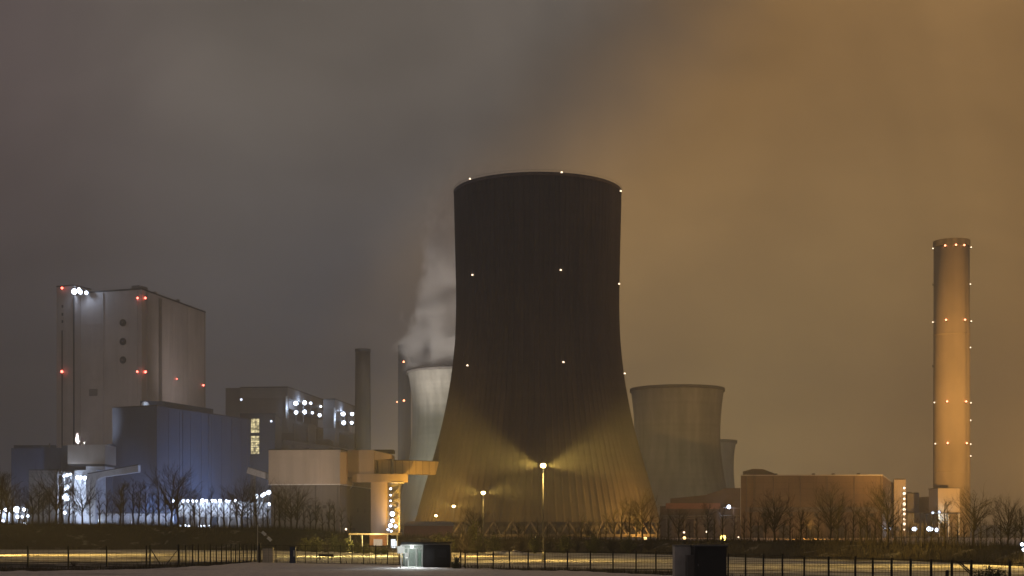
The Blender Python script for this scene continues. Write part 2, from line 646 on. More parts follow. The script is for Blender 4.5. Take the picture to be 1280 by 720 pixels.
for _ in range(15000):
    px = R.choice((R.uniform(-20, 430), R.uniform(740, 1290), R.uniform(560, 840)))
    Df, Dc, zc = bank_at(px)
    D = Dc + R.uniform(-2.0, 7.0)
    x, y = XY(px, D)
    k = 0.45 + 0.9 * mnoise.noise((x * 0.11, 0.3, 33))
    if k < 0.12:
        continue
    sp.append((x, y, zc * 0.95, R.uniform(0.8, 4.2) * k, R.uniform(0.012, 0.028), 0.35))
blades('undergrowth', M_TWIG, sp)
sp = []
for _ in range(16000):
    px = R.uniform(-60, 1340)
    k = max(q for q in range(len(FIELD_EDGE) - 1) if FIELD_EDGE[q][0] <= px)
    (a, ya), (b, yb) = FIELD_EDGE[k], FIELD_EDGE[k + 1]
    De = 7200.0 / (ya + (yb - ya) * (px - a) / (b - a) - HY)
    D = De + abs(R.gauss(0, 1)) * (7.0 if px < 330 else 3.2) - 0.5
    x, y = XY(px, D)
    if 330 < px < 530 and R.random() < 0.8:
        continue
    if mnoise.noise((x * 0.3, y * 0.3, 2)) < -0.1 and R.random() < 0.75:
        continue
    sp.append((x, y, 0.02, R.uniform(0.12, 0.55), R.uniform(0.012, 0.04), 0.2))
blades('rough_grass', M_SCRUB, sp)

# far woodland line on the horizon
sp = MB()
for i in range(900):
    x = -1500 + 3000 * i / 900 + R.uniform(-2, 2)
    y = 2700 + R.uniform(-40, 40)
    h = 13 + 4 * mnoise.noise((x * 0.01, 0, 0)) + R.uniform(-2, 3)
    sp.tube((x, y, 0), (x + R.uniform(-1, 1), y, h * 0.6), R.uniform(2, 4), R.uniform(3, 4.5), 5)
    sp.tube((x, y, h * 0.6), (x, y, h), 3.6, 0.6, 5)
solo('woodland', sp, M_TWIG, (0, 2700, 0), kind='stuff')


# ------------------------------------------------------------------ cooling towers
def prof_from_px(table, D, tip=None):
    return [(hw * D / F, Z(py, D)) for py, hw in table]


def interp(prof, z):
    p = sorted(prof, key=lambda q: q[1])
    if z <= p[0][1]:
        return p[0][0]
    for (r0, z0), (r1, z1) in zip(p, p[1:]):
        if z <= z1:
            s = (z - z0) / (z1 - z0)
            return r0 + (r1 - r0) * s
    return p[-1][0]


def smooth_prof(prof, n):
    zs = sorted(q[1] for q in prof)
    z0, z1 = zs[0], zs[-1]
    out = []
    w_ = (z1 - z0) / 14
    for k in range(n + 1):
        z = z0 + (z1 - z0) * k / n
        ww = min(w_, z - z0, z1 - z)
        s = [interp(prof, z + ww * q) for q in (-1, -0.5, 0, 0.5, 1)]
        out.append((sum(s) / 5, z))
    return out


def cooling_tower(label, px, D, table, mat, ribs, rib_h, thick=0.9, z_leg=8.0, beacons=(), columns=44, bmat=None, bsize=0.55):
    cx, cy = XY(px, D)
    t = thing('cooling_tower', label, 'cooling tower', (cx, cy, 0))
    prof = smooth_prof(prof_from_px(table, D), 40)
    prof = [p for p in prof if p[1] > z_leg]
    prof.insert(0, (interp(prof_from_px(table, D), z_leg) + 0.4, z_leg))
    n = ribs * 4 if ribs else 160
    rib = (lambda i, z: rib_h if i % 4 == 0 else 0.0) if ribs else None
    sh = MB()
    outer = prof
    b = len(sh.v)
    # outer skin with ribs, inner skin plain, joined at top and bottom
    inner = [(r - thick, z) for r, z in prof[::-1]]
    for r, z in outer:
        for i in range(n):
            a = 2 * PI * i / n
            rr = r + (rib(i, z) if rib else 0)
            sh.v.append((cx + rr * math.cos(a), cy + rr * math.sin(a), z))
    for r, z in inner:
        for i in range(n):
            a = 2 * PI * i / n
            sh.v.append((cx + r * math.cos(a), cy + r * math.sin(a), z))
    m = len(outer) + len(inner)
    for k in range(m):
        k2 = (k + 1) % m
        for i in range(n):
            j = (i + 1) % n
            sh.face((k * n + i, k * n + j, k2 * n + j, k2 * n + i), None, not ribs)
    part('shell', sh, mat, t)
    rt, zt = prof[-1]
    rim = MB()
    s = D / 820
    rim.lathe([(rt - 1.0, zt + 0.01), (rt + 0.7 * s, zt - 1.4 * s), (rt + 0.7 * s, zt + 0.4 * s), (rt + 0.5 * s, zt + 0.4 * s), (rt + 0.5 * s, zt - 0.3), (rt - 1.0, zt + 0.35)], 128, (cx, cy))
    part('rim', rim, M_DKCONC, t)
    if D < 900:
        rail = MB()
        for i in range(128):
            a, a2 = 2 * PI * i / 128, 2 * PI * (i + 1) / 128
            p = (cx + (rt + 0.8) * math.cos(a), cy + (rt + 0.8) * math.sin(a))
            q = (cx + (rt + 0.8) * math.cos(a2), cy + (rt + 0.8) * math.sin(a2))
            rail.tube((*p, zt), (*p, zt + 1.6), 0.05, n=4)
            rail.tube((*p, zt + 1.6), (*q, zt + 1.6), 0.05, n=4)
        part('railing', rail, M_DARK, t)
    rb = prof[0][0]
    for k in range(columns):
        a = 2 * PI * k / columns
        for d in (-1, 1):
            a2 = a + d * PI / columns
            c = MB()
            c.tube((cx + (rb + 2.2) * math.cos(a), cy + (rb + 2.2) * math.sin(a), 0), (cx + (rb - 0.4) * math.cos(a2), cy + (rb - 0.4) * math.sin(a2), z_leg + 0.3), 0.55, 0.5, 6)
            if d == 1 and math.sin(a) > 0.35:
                continue
            if math.sin(a) > 0.35:
                continue
            part('support_column', c, M_DKCONC, t)
    basin = MB()
    basin.lathe([(rb + 4.5, -0.2), (rb + 4.5, 1.6), (rb + 3.9, 1.6), (rb + 3.9, -0.2)], 96, (cx, cy), smooth=False)
    part('basin_wall', basin, M_DKCONC, t)
    part('fill_pack', MB().lathe([(rb - 5, 0.2), (rb - 5, z_leg + 1.5), (rb - 6, z_leg + 1.5), (rb - 6, 0.2)], 72, (cx, cy)), M_BLACK, t)
    for bx, by in beacons:
        z = Z(by, D)
        for _ in range(3):
            rr = interp(prof, min(z, zt))
            sn = max(-0.995, min(0.995, (bx - px) * D / F / rr))
            y = cy - rr * math.sqrt(1 - sn * sn)
            z = Z(by, y)
        rr = interp(prof, min(z, zt)) + 1.0
        p = (cx + rr * sn, cy - rr * math.sqrt(1 - sn * sn), min(z, zt + 1.2))
        f = MB()
        f.beam((p[0] - sn * 1.6, p[1] + 1.6 * math.sqrt(1 - sn * sn), p[2] - 0.75), (p[0], p[1], p[2] - 0.75), 0.5, 0.25)
        f.cyl((p[0], p[1]), 0.4, 0.4, p[2] - 0.65, p[2] - 0.35, 8)
        h = part('beacon', f, M_DARK, t)
        part('beacon_lens', MB().ball(p, bsize), bmat or G_PALE, h)
    return t, prof, (cx, cy)


T1 = [(241.5, 103.2), (260, 103.2), (300, 102), (343, 101), (400, 100.2), (450, 103.3), (500, 111), (540, 119.5), (580, 131), (620, 143.5), (655, 152)]
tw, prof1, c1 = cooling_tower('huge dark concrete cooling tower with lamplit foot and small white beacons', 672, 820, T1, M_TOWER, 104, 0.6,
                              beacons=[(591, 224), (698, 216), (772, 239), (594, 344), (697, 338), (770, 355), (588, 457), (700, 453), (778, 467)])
T2 = [(487, 57.5), (491, 57.3), (505, 55.6), (520, 54), (545, 53), (570, 54.3), (600, 59), (625, 64), (650, 69)]
cooling_tower('dull grey cooling tower standing behind the huge tower, its rim clear against the brown sky', 846.5, 1150, T2, M_TOWER2, 0, 0)
T3 = [(465, 64.5), (468, 64), (480, 61), (500, 58.7), (520, 58), (540, 58.5), (572, 62), (607, 70), (633, 75.5), (655, 79)]
cooling_tower('pale floodlit cooling tower with steam rising from its rim', 574, 1180, T3, M_TOWER2, 0, 0)
T4 = [(552, 40.5), (555, 40), (570, 38), (590, 37.5), (610, 39), (640, 44), (655, 47)]
cooling_tower('distant cooling tower of which only a narrow edge shows past the dull grey tower', 879, 1700, T4, M_TOWER2, 0, 0)


# ------------------------------------------------------------------ chimneys
def chimney(label, px, D, y_top, hw_top, hw_bot, mat, n=48):
    cx, cy = XY(px, D)
    t = thing('chimney', label, 'chimney', (cx, cy, 0))
    r0, r1, zt = hw_bot * D / F, hw_top * D / F, Z(y_top, D)
    s = MB()
    s.lathe([(r0, 0), (r0 + (r1 - r0) * 0.5, zt * 0.5), (r1, zt), (r1 - 1.2, zt), (r1 - 1.2, zt * 0.5), (r0 - 1.2, 0)], n, (cx, cy))
    part('shaft', s, mat, t)
    return t, cx, cy, r0, r1, zt


ch, cx, cy, r0, r1, zt = chimney('tall pale concrete chimney ringed with amber beacons', 1189.5, 800, 302.5, 21.6, 22.4, M_CHIM)
rim = MB()
rim.lathe([(r1 - 0.8, zt - 0.3), (r1 + 0.35, zt - 3.2), (r1 + 0.35, zt + 0.4), (r1 - 0.8, zt + 0.4)], 48, (cx, cy), smooth=False)
part('rim', rim, M_DKCONC, ch)
for yy in (416, 470, 590):
    z = Z(yy, 790)
    rr = r0 + (r1 - r0) * z / zt
    part('hoop', MB().lathe([(rr - 0.3, z - 0.3), (rr + 0.22, z - 0.3), (rr + 0.22, z + 0.3), (rr - 0.3, z + 0.3)], 48, (cx, cy), smooth=False), M_CHIM, ch)
for yy, pts in ((307, (1166, 1176.8, 1188, 1198, 1209.8)), (400, (1167, 1177.5, 1199, 1210)), (502, (1168, 1178.5, 1200.5, 1211.5)), (554, (1168.5, 1179, 1201.2, 1212.5)),
                (352, (1166, 1211.4)), (432, (1212.3,)), (524, (1213.2,)), (569, (1213.8,)), (455, (1166.6,)), (605, (1168.4,))):
    for bx in pts:
        z = Z(yy, 792)
        rr = r0 + (r1 - r0) * z / zt
        sn = max(-1, min(1, (bx - 1189.5) * 800 / F / rr))
        co = math.sqrt(max(0, 1 - sn * sn))
        edge = abs(bx - 1189.5) > 20
        p = (cx + (rr + 0.75) * sn, cy - (rr + 0.75) * co, z)
        f = MB()
        f.beam((cx + (rr - 0.2) * sn, cy - (rr - 0.2) * co, z - 0.65), (p[0] + 0.2 * sn, p[1] - 0.2 * co, z - 0.65), 1.3, 0.25)
        h = part('beacon', f, M_DARK, ch)
        dark = (yy, bx) in ((352, 1166), (455, 1166.6), (605, 1168.4))
        part('beacon_lens', MB().ball(p, 0.38 if edge else 0.48), M_DARK if dark else (G_PALE if edge else G_AMBER), h)
lad = MB()
for k in range(2):
    a = math.radians(-60)
    x = cx + (r0 + 0.5) * math.cos(a) + k * 0.6
    y = cy + (r0 + 0.5) * math.sin(a)
    lad.tube((x, y, 20), (x - 0.3, y, zt - 2), 0.06, n=4)
part('ladder', lad, M_STEEL, ch)

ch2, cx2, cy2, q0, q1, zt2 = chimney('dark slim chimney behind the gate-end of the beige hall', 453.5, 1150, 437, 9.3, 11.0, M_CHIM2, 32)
ch2['label'] = 'dark slim chimney rising behind the beige topped hall'
part('rim', MB().lathe([(q1 - 0.5, zt2 - 2), (q1 + 0.4, zt2 - 2), (q1 + 0.4, zt2 + 0.3), (q1 - 0.5, zt2 + 0.3)], 32, (cx2, cy2), smooth=False), M_DARK, ch2)
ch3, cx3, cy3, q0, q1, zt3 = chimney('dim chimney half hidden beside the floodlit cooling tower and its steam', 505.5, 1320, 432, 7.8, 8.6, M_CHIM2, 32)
part('rim', MB().lathe([(q1 - 0.5, zt3 - 2), (q1 + 0.4, zt3 - 2), (q1 + 0.4, zt3 + 0.3), (q1 - 0.5, zt3 + 0.3)], 32, (cx3, cy3), smooth=False), M_DARK, ch3)
for bx, by in ((505.3, 452), (505.6, 500.5), (497.4, 501.5)):
    sn = (bx - 505.5) * 1320 / F / q1
    sn = max(-1, min(1, sn))
    p = (cx3 + (q1 + 1) * sn, cy3 - (q1 + 1) * math.sqrt(1 - sn * sn), Z(by, 1312))
    h = part('beacon', MB().beam((p[0], p[1] + 1.5, p[2] - 1), (p[0], p[1] - 0.2, p[2] - 1), 1.2, 0.3), M_DARK, ch3)
    part('beacon_lens', MB().ball(p, 0.85 if bx > 500 else 0.6), G_AMBER, h)


# ------------------------------------------------------------------ buildings
def corner_box(pa, Da, pl, Dl, pr, Dr):
    """footprint from the near corner (pa, Da), its neighbour on the left (pl, Dl) and on the right (pr, Dr)"""
    A, Lf, Rt = XY(pa, Da), XY(pl, Dl), XY(pr, Dr)
    B = (Lf[0] + Rt[0] - A[0], Lf[1] + Rt[1] - A[1])
    return [A, Rt, B, Lf]


def inset(pts, d):
    c = (sum(p[0] for p in pts) / len(pts), sum(p[1] for p in pts) / len(pts))
    out = []
    for p in pts:
        v = Vector((p[0] - c[0], p[1] - c[1]))
        v *= (v.length - d) / v.length
        out.append((c[0] + v.x, c[1] + v.y))
    return out


def along(P, Q, s, off=0.0):
    """point at share s from P to Q, moved off metres towards the camera side of that wall"""
    d = Vector((Q[0] - P[0], Q[1] - P[1]))
    n = Vector((d.y, -d.x)).normalized()
    if n.y > 0:
        n = -n
    return (P[0] + d.x * s + n.x * off, P[1] + d.y * s + n.y * off)


def wall_box(mb, P, Q, s0, s1, z0, z1, out0, out1):
    """a box on wall P-Q between shares s0..s1, standing out0..out1 metres proud"""
    mb.prism([along(P, Q, s0, out0), along(P, Q, s1, out0), along(P, Q, s1, out1), along(P, Q, s0, out1)], z0, z1)
    return mb


def parapet(name, pts, z, h, mat, parent, d=0.5):
    mb = MB()
    n = len(pts)
    o, i_ = inset(pts, -d * 0.3), inset(pts, d)
    for k in range(n):
        k2 = (k + 1) % n
        mb.prism([o[k], o[k2], i_[k2], i_[k]], z + 0.003, z + h)
    return part(name, mb, mat, parent)


def at_px(P, Q, px):
    """share along wall P-Q where it crosses picture column px"""
    k = (px - CX) / F
    den = (Q[0] - P[0]) - k * (Q[1] - P[1])
    return (k * P[1] - P[0]) / den


def bulb(parent, p, r, mat, hood=True, name='lamp'):
    r *= R.uniform(0.78, 1.18)
    f = MB()
    f.box(p[0] - r * 0.9, p[0] + r * 0.9, p[1] + r * 0.5, p[1] + r * 1.6, p[2] - r * 0.7, p[2] + r * 1.15)
    h = part(name, f, M_DARK, parent)
    part('lamp_lens', MB().ball(p, r, 8, 5), mat, h)
    return h


# tall boiler house
bp = corner_box(177, 1000, 101, 1017, 257, 1108)
A, Rt, B, Lf = bp
zt = Z(362, 1000)
bh = thing('boiler_house', 'tallest pale boiler house with three round vents and red beacons', 'building', (A[0], A[1], 0))
part('wall', MB().prism(bp, 0, zt), M_BOILER, bh)
parapet('roof_edge', bp, zt, 1.2, M_DARK, bh)
part('roof_housing', MB().prism([along(A, Lf, 0.09, -4), along(A, Lf, 0.22, -4), along(A, Lf, 0.22, -14), along(A, Lf, 0.09, -14)], zt, zt + 4), M_GREYCLAD, bh)
# recess strip and corner seam on the long side
s = at_px(A, Rt, 200)
part('corner_strip', wall_box(MB(), A, Rt, s - 0.02, s + 0.02, 0, zt - 1.5, -0.3, 0.6), M_LOWDARK, bh)
part('side_panel', wall_box(MB(), A, Rt, s + 0.022, 0.99, 0, zt - 0.6, -0.3, 0.45), M_BOILER, bh)
for yy in (403.5, 427, 450):
    s = at_px(A, Lf, 154)
    p = along(A, Lf, s, 0.3)
    z = Z(yy, p[1])
    v = MB()
    d = Vector((Lf[0] - A[0], Lf[1] - A[1])).normalized()
    rr = 2.5
    nrm = Vector((-d.y, d.x)) if Vector((-d.y, d.x)).y < 0 else Vector((d.y, -d.x))
    v.tube((p[0] + nrm.x * -0.6, p[1] + nrm.y * -0.6, z), (p[0] + nrm.x * 0.5, p[1] + nrm.y * 0.5, z), rr, rr, 20)
    vv = part('vent', v, M_DARK, bh)
    part('vent_hub', MB().tube((p[0] + nrm.x * 0.45, p[1] + nrm.y * 0.45, z), (p[0] + nrm.x * 0.8, p[1] + nrm.y * 0.8, z), 0.8, 0.6, 12), M_STEEL, vv)
for (P, Q, bx, by) in ((A, Lf, 173.3, 372.5), (A, Rt, 179.5, 372.5), (A, Lf, 173, 464.5), (A, Rt, 179.7, 464.8), (A, Rt, 252.3, 481.5), (A, Rt, 219, 473.5)):
    p = along(P, Q, at_px(P, Q, bx), 1.3)
    bulb(bh, (p[0], p[1], Z(by, p[1])), 0.85 if bx < 215 or bx > 230 else 0.45, G_RED, name='beacon')
# stair shaft on the end
sh0, sh1 = along(A, Lf, 1.003, 6.5), along(A, Lf, 1.3, 6.5)
sp4 = [sh0, along(A, Lf, 1.003, -12), along(A, Lf, 1.29, -12), along(A, Lf, 1.31, 6.5)]
zs = Z(357.5, 1011)
part('stair_shaft', MB().prism(sp4, 0, zs), M_BOILER, bh)
parapet('shaft_roof_edge', sp4, zs, 1.0, M_DARK, bh)
s0, s1 = sp4[0], sp4[3]
part('drain_pipe', MB().tube((*along(s0, s1, 0.04, 0.4), 0), (*along(s0, s1, 0.04, 0.4), zs - 1), 0.6, n=8), M_DARK, bh)
part('seam', wall_box(MB(), s0, s1, 0.66, 0.72, 0, Z(412, 1011), -0.1, 0.25), M_DARK, bh)
for yy in (382, 392, 401):
    part('slot_window', wall_box(MB(), s0, s1, 0.63, 0.72, Z(yy + 1.8, 1011), Z(yy - 1.8, 1011), -0.1, 0.15), M_DARK, bh)
for bx, by in ((79, 360), (78.8, 464.5)):
    p = along(s0, s1, at_px(s0, s1, bx), 1.3)
    bulb(bh, (p[0], p[1], Z(by, p[1])), 0.9, G_RED, name='beacon')
p = along(A, Lf, 0.93, 2)
for dx, dz, r in ((0, 0, 2.0), (-4.2, 0.3, 1.8), (4.2, -0.6, 1.4), (-1, 2.2, 1.1)):
    bulb(bh, (p[0] + dx - 0.5, p[1] - 5.2, Z(365.3, 1010) + dz), r, G_COOL, name='floodlight')
lamp('POINT', (p[0], p[1] - 9, Z(364, 1010)), 5e3, COOL, 1.0)
part('riser_pipe', MB().tube((*XY(97, 1003), 0), (*XY(97, 1003), Z(540, 1003)), 1.1, n=10).cyl(XY(97, 1003), 2.0, 1.6, Z(557, 1003), Z(550, 1003), 12), M_PIPE, bh)

# navy turbine hall in front
hp = corner_box(196, 850, 140.5, 866, 313, 960)
A2, Rt2, B2, Lf2 = hp
zt = Z(507.5, 850)
bl = thing('turbine_hall', 'big navy blue clad hall lit pale blue from its foot', 'building', (A2[0], A2[1], 0))
part('wall', MB().prism(hp, 0, zt), M_BLUE, bl)
parapet('roof_edge', hp, zt, 0.7, M_DARK, bl)
rh = [along(A2, Lf2, 0.45, -3), along(A2, Rt2, 0.12, -3), along(A2, Rt2, 0.62, -3), along(A2, Rt2, 0.62, -16), along(A2, Lf2, 0.45, -20)]
part('roof_housing', MB().prism(rh, zt, zt + 4.0), M_BLUE, bl)
q = along(A2, Lf2, 0.36, -4)
dome = MB().ball((q[0], q[1], zt + 1), 2.6, 14, 8)
part('roof_vent', dome, M_WHITE, bl)
lamp('POINT', (q[0] + 2, q[1] - 5, zt + 3), 400, COOL, 0.5)
for ss in (0.25, 0.52, 0.78):
    part('downpipe', MB().tube((*along(A2, Rt2, ss, 0.3), 0), (*along(A2, Rt2, ss, 0.3), zt - 0.5), 0.22, n=6), M_BLUE, bl)
part('side_annexe', MB().prism([XY(133, 862), XY(140.8, 862), XY(152, 900), XY(143, 900)], 0, Z(555, 862)), M_BLUE, bl)

# low navy building on the left end
lp = [XY(14, 900), XY(72, 900), XY(86, 920), XY(86, 960), XY(14, 960)]
ln = thing('workshop', 'low navy building with a stepped roof at the picture edge under the boiler house', 'building', (lp[0][0], 900, 0))
part('wall', MB().prism([XY(14, 900), XY(77, 900), XY(80, 950), XY(18, 950)], 0, Z(560, 900)), M_BLUE, ln)
part('roof_housing', MB().prism([XY(17, 903), XY(70, 903), XY(71, 945), XY(21, 945)], Z(560, 900), Z(556, 900)), M_BLUE, ln)
part('link_block', MB().prism([XY(77.2, 905), XY(140, 905), XY(140, 948), XY(80.2, 948)], 0, Z(557, 905)), M_BLUE, ln)
part('roof_pipe', MB().tube((*XY(62, 901), Z(562, 900)), (*XY(62, 901), Z(554, 900)), 0.5, n=8), M_STEEL, ln)

# grey block
gp = [XY(36, 845), XY(74, 845), XY(77, 880), XY(40, 880)]
gb = thing('switch_house', 'plain brown grey block next to the white lit transfer tower', 'building', (gp[0][0], 845, 0))
part('wall', MB().prism(gp, 0, Z(588, 845)), M_GREYCLAD, gb)
parapet('roof_edge', gp, Z(588, 845), 0.6, M_DARK, gb)
part('door', MB().box(XY(60, 845)[0], XY(65, 845)[0], 844.8, 845.1, 0, 4), M_DARK, gb)

# transfer tower: beige box on a white lit base with its conveyor bridge
D = 835
tt = thing('transfer_tower', 'white lit conveyor tower with a beige box on top and a sloping bridge', 'industrial tower', (*XY(109, D), 0))
x0, x1 = XY(85.5, D)[0], XY(132, D)[0]
part('top_box', MB().box(x0, x1, D - 1.5, D + 22, Z(580, D), Z(556, D)), M_BEIGE, tt)
part('box_seam', MB().box(x0 + 0.4, x1 - 0.4, D - 0.9, D + 21, Z(583, D), Z(580, D) - 0.003), M_DARK, tt)
part('upper_wall', MB().box(XY(108, D)[0], x1 - 0.2, D - 0.6, D + 20, Z(587.5, D), Z(583, D) - 0.003), M_LIGHTC, tt)
part('wall', MB().box(XY(92, D)[0], XY(120, D)[0], D + 1, D + 20, 0, Z(587.5, D) - 0.003), M_LIGHTC, tt)
part('roof_pipe', MB().tube((*XY(96, D), Z(557, D)), (*XY(96, D), Z(540, D)), 0.9, n=10), M_PIPE, tt)
part('roof_mast', MB().tube((*XY(106, D), Z(557, D)), (*XY(106, D), Z(553, D)), 0.6, n=8), M_PIPE, tt)
fr = MB()
for yy in (593, 607, 622, 638):
    fr.box(XY(74, D)[0], XY(91, D)[0], D - 3, D + 6, Z(yy, D) - 0.35, Z(yy, D) + 0.05)
    fr.beam((XY(74, D)[0], D - 3, Z(yy, D) + 1.2), (XY(91, D)[0], D - 3, Z(yy, D) + 1.2), 0.12, 0.12)
fr.box(XY(74.4, D)[0], XY(91.6, D)[0], D + 6.01, D + 7, 0, Z(589, D))
for xx in (74.5, 82.5, 90.5):
    fr.box(XY(xx, D)[0] - 0.2, XY(xx, D)[0] + 0.2, D - 3.1, D - 2.7, 0, Z(590, D))
part('stair_frame', fr, M_LIGHTC, tt)
br = MB()
prof = [(112, 592.5), (173, 581.5), (173.2, 590), (127, 596.6), (121.5, 600.5), (119.8, 606), (119.6, 662), (108, 662), (108, 599)]
pts = [(XY(a, D - 6)[0], Z(b, D - 6)) for a, b in prof]
pts = pts[::-1]
n0 = len(br.v)
for yv in (D - 7, D - 1.6):
    br.v += [(a, yv, b) for a, b in pts]
k = len(pts)
br.face([n0 + i for i in range(k)][::-1])
br.face([n0 + k + i for i in range(k)])
for i in range(k):
    j = (i + 1) % k
    br.face((n0 + i, n0 + j, n0 + k + j, n0 + k + i))
bm_ = part('conveyor_bridge', br, M_LIGHTC, tt)
rf = MB()
a, b = W(110, 592.2, D - 6), W(173.4, 581, D - 6)
rf.beam((a[0], D - 4.3, a[2]), (b[0], D - 4.3, b[2]), 6.2, 0.5)
part('bridge_roof', rf, M_DARK, bm_)
for bx, by, r in ((84, 594, 1.3), (88, 593, 0.8), (80, 595, 0.7), (83, 609.5, 1.7), (82.5, 621.5, 1.9), (97, 597, 1.1), (101, 597, 1.2), (106, 597.5, 1.1), (81, 641, 0.9)):
    p = W(bx, by, D - 4)
    bulb(tt, p, r, G_COOL)
for (bx, by, yo, pw) in ((84, 600, -7, 5e3), (84, 625, -8, 5e3), (101, 600, -5, 2.5e3), (96, 648, -10, 4e3), (120, 650, -30, 1.0e4)):
    p = W(bx, by, D + yo)
    lamp('POINT', p, pw, COOL, 0.6)

# lit machinery at the picture edge
D = 720
mx = thing('pump_station', 'cluster of bright white lit pump sheds at the picture edge', 'industrial plant', (*XY(18, D), 0))
part('shed', MB().box(XY(-12, D)[0], XY(12, D)[0], D, D + 12, 0, Z(640, D)), M_LIGHTC, mx)
part('tank', MB().cyl(XY(26, D + 8), 3.6, 3.6, 0, Z(634, D), 20), M_LIGHTC, mx)
part('frame', MB().box(XY(16, D)[0], XY(36, D)[0], D - 1, D + 4, Z(633, D) - 0.4, Z(633, D)).box(XY(16, D)[0], XY(36, D)[0], D - 1, D + 4, Z(646, D) - 0.3, Z(646, D))
     .box(XY(16, D)[0], XY(17, D)[0], D - 1, D - .5, 0, Z(633, D)).box(XY(35, D)[0], XY(36, D)[0], D - 1, D - .5, 0, Z(633, D)), M_STEEL, mx)
for bx, by, r in ((7, 638, 1.1), (1, 640, 0.9), (21, 637, 1.5), (30, 637, 0.9), (22, 646, 0.8), (28, 646, 0.7), (35, 645, 0.7), (31, 654.5, 0.9), (4, 651, 0.7)):
    bulb(mx, W(bx, by, D - 2), r, G_COOL)
lamp('POINT', W(6, 640, D - 6), 4e3, COOL, 0.5)
lamp('POINT', W(26, 642, D - 6), 4e3, COOL, 0.5)

# long low loading hall with its row of bright lamps in front of the navy hall
D = 790
lo = thing('loading_hall', 'long low white lit hall with a row of lamps along its eaves', 'building', (*XY(276, D), 0))
xa, xb = XY(222, D)[0], XY(338, D)[0]
part('wall', MB().box(xa, xb, D, D + 16, 0, Z(628, D)), M_LIGHTC, lo)
part('roof', MB().box(xa - 0.6, xb + 0.3, D - 2.2, D + 16.5, Z(628, D) + 0.003, Z(626.6, D)), M_STEEL, lo)
for k in range(9):
    xx = xa + (xb - xa) * (k + 0.5) / 9
    part('bay_door', MB().box(xx - 2.0, xx + 2.0, D - 0.15, D + 0.2, 0, Z(646, D)), M_GREYCLAD if k % 3 else M_BLUE, lo)
part('dark_plinth', MB().box(XY(300, D)[0], xb, D - 0.4, D - 0.16, Z(655, D), Z(648, D)), M_LOWDARK, lo)
for bx, by, r in ((215.5, 626, 1.0), (229.5, 626, 1.0), (234.5, 626.3, 0.9), (242, 626, 0.95), (246, 626.3, 0.8), (253, 625.8, 1.1), (258, 626, 0.9), (265, 626.2, 1.0), (269, 626, 0.8), (275, 626, 0.9),
                  (283, 626.4, 0.9), (287, 626.3, 0.8), (294, 626, 1.0), (320, 620.5, 1.3), (328, 619.5, 1.0), (336, 615.5, 1.2), (331, 617.5, 0.9), (336, 630, 0.9)):
    bulb(lo, W(bx, by, D - 2.9), r, G_COOL)
part('lamp_mast', MB().box(XY(318, D)[0], XY(337, D)[0], D - 2.5, D - 1.8, Z(626, D), Z(621, D)).tube((*XY(336, D - 2), 0), (*XY(336, D - 2), Z(615, D)), 0.3), M_STEEL, lo)
for bx in (225, 231, 236, 250, 255, 262):
    bulb(lo, W(bx, 658, D - 8), 0.95, G_COOL, name='yard_lamp')
for bx in (228, 250, 272, 294, 318):
    lamp('POINT', W(bx, 629, D - 5), 2.6e3, COOL, 0.6)
for bx, dd, pw in ((300, 885, 4.6e4), (268, 856, 3.6e4), (236, 828, 1.1e4)):
    lamp('POINT', W(bx, 651, dd), pw, (0.42, 0.58, 1.0), 1.0)
lamp('SPOT', W(318, 650, 815), 1.5e5, (0.45, 0.6, 1.0), 1.0, aim=W(285, 560, 915), angle=80, blend=1.0)
lamp('SPOT', W(184, 650, 832), 0.5e5, (0.45, 0.6, 1.0), 1.0, aim=W(160, 560, 915), angle=90, blend=1.0)
lamp('SPOT', W(26, 655, 862), 0.35e5, (0.5, 0.62, 1.0), 1.0, aim=W(48, 590, 900), angle=100, blend=1.0)  # added spot with no fixture, lifts the low navy building
part('red_container', MB().box(XY(276, D)[0], XY(281, D)[0], D - 6, D - 3, 0, 3.4), plain('rust_red', (0.35, 0.08, 0.04)), lo)

# grey building with the lit stair window
ap = corner_box(344, 975, 300, 975, 352, 1030)
An, Rn, Bn, Ln_ = ap
sw = thing('stairwell_block', 'grey block with a tall yellow lit stairwell window', 'building', (An[0], An[1], 0))
zt = Z(518, 975)
part('wall', MB().prism(ap, 0, zt), cladding('slate_cladding', (0.055, 0.054, 0.055), 5, 2.5), sw)
parapet('roof_edge', ap, zt, 0.7, M_DARK, sw)
for (ya, yb) in ((523.5, 541), (545, 556), (556.8, 567.5)):
    wn = part('window', MB().box(XY(313.8, 975)[0], XY(324.2, 975)[0], 974.7, 974.98, Z(yb, 975), Z(ya, 975)), G_WIN, sw)
    fm = MB()
    xL, xR = XY(313.3, 975)[0], XY(324.7, 975)[0]
    fm.box(xL, xL + 0.3, 974.5, 975, Z(yb, 975), Z(ya, 975)).box(xR - 0.3, xR, 974.5, 975, Z(yb, 975), Z(ya, 975))
    fm.box(xL, xR, 974.5, 975, Z(yb, 975) - 0.25, Z(yb, 975)).box(xL, xR, 974.5, 975, Z(ya, 975), Z(ya, 975) + 0.25)
    xm = (xL + xR) / 2
    fm.box(xm - 0.1, xm + 0.1, 974.55, 974.95, Z(yb, 975), Z(ya, 975))
    for q in range(1, 4):
        zz = Z(yb, 975) + (Z(ya, 975) - Z(yb, 975)) * q / 4
        fm.box(xL, xR, 974.56, 974.94, zz - 0.1, zz + 0.1)
    part('window_frame', fm, M_DARK, wn)
bulb(sw, W(339, 526.5, 973), 0.9, G_COOLDIM)

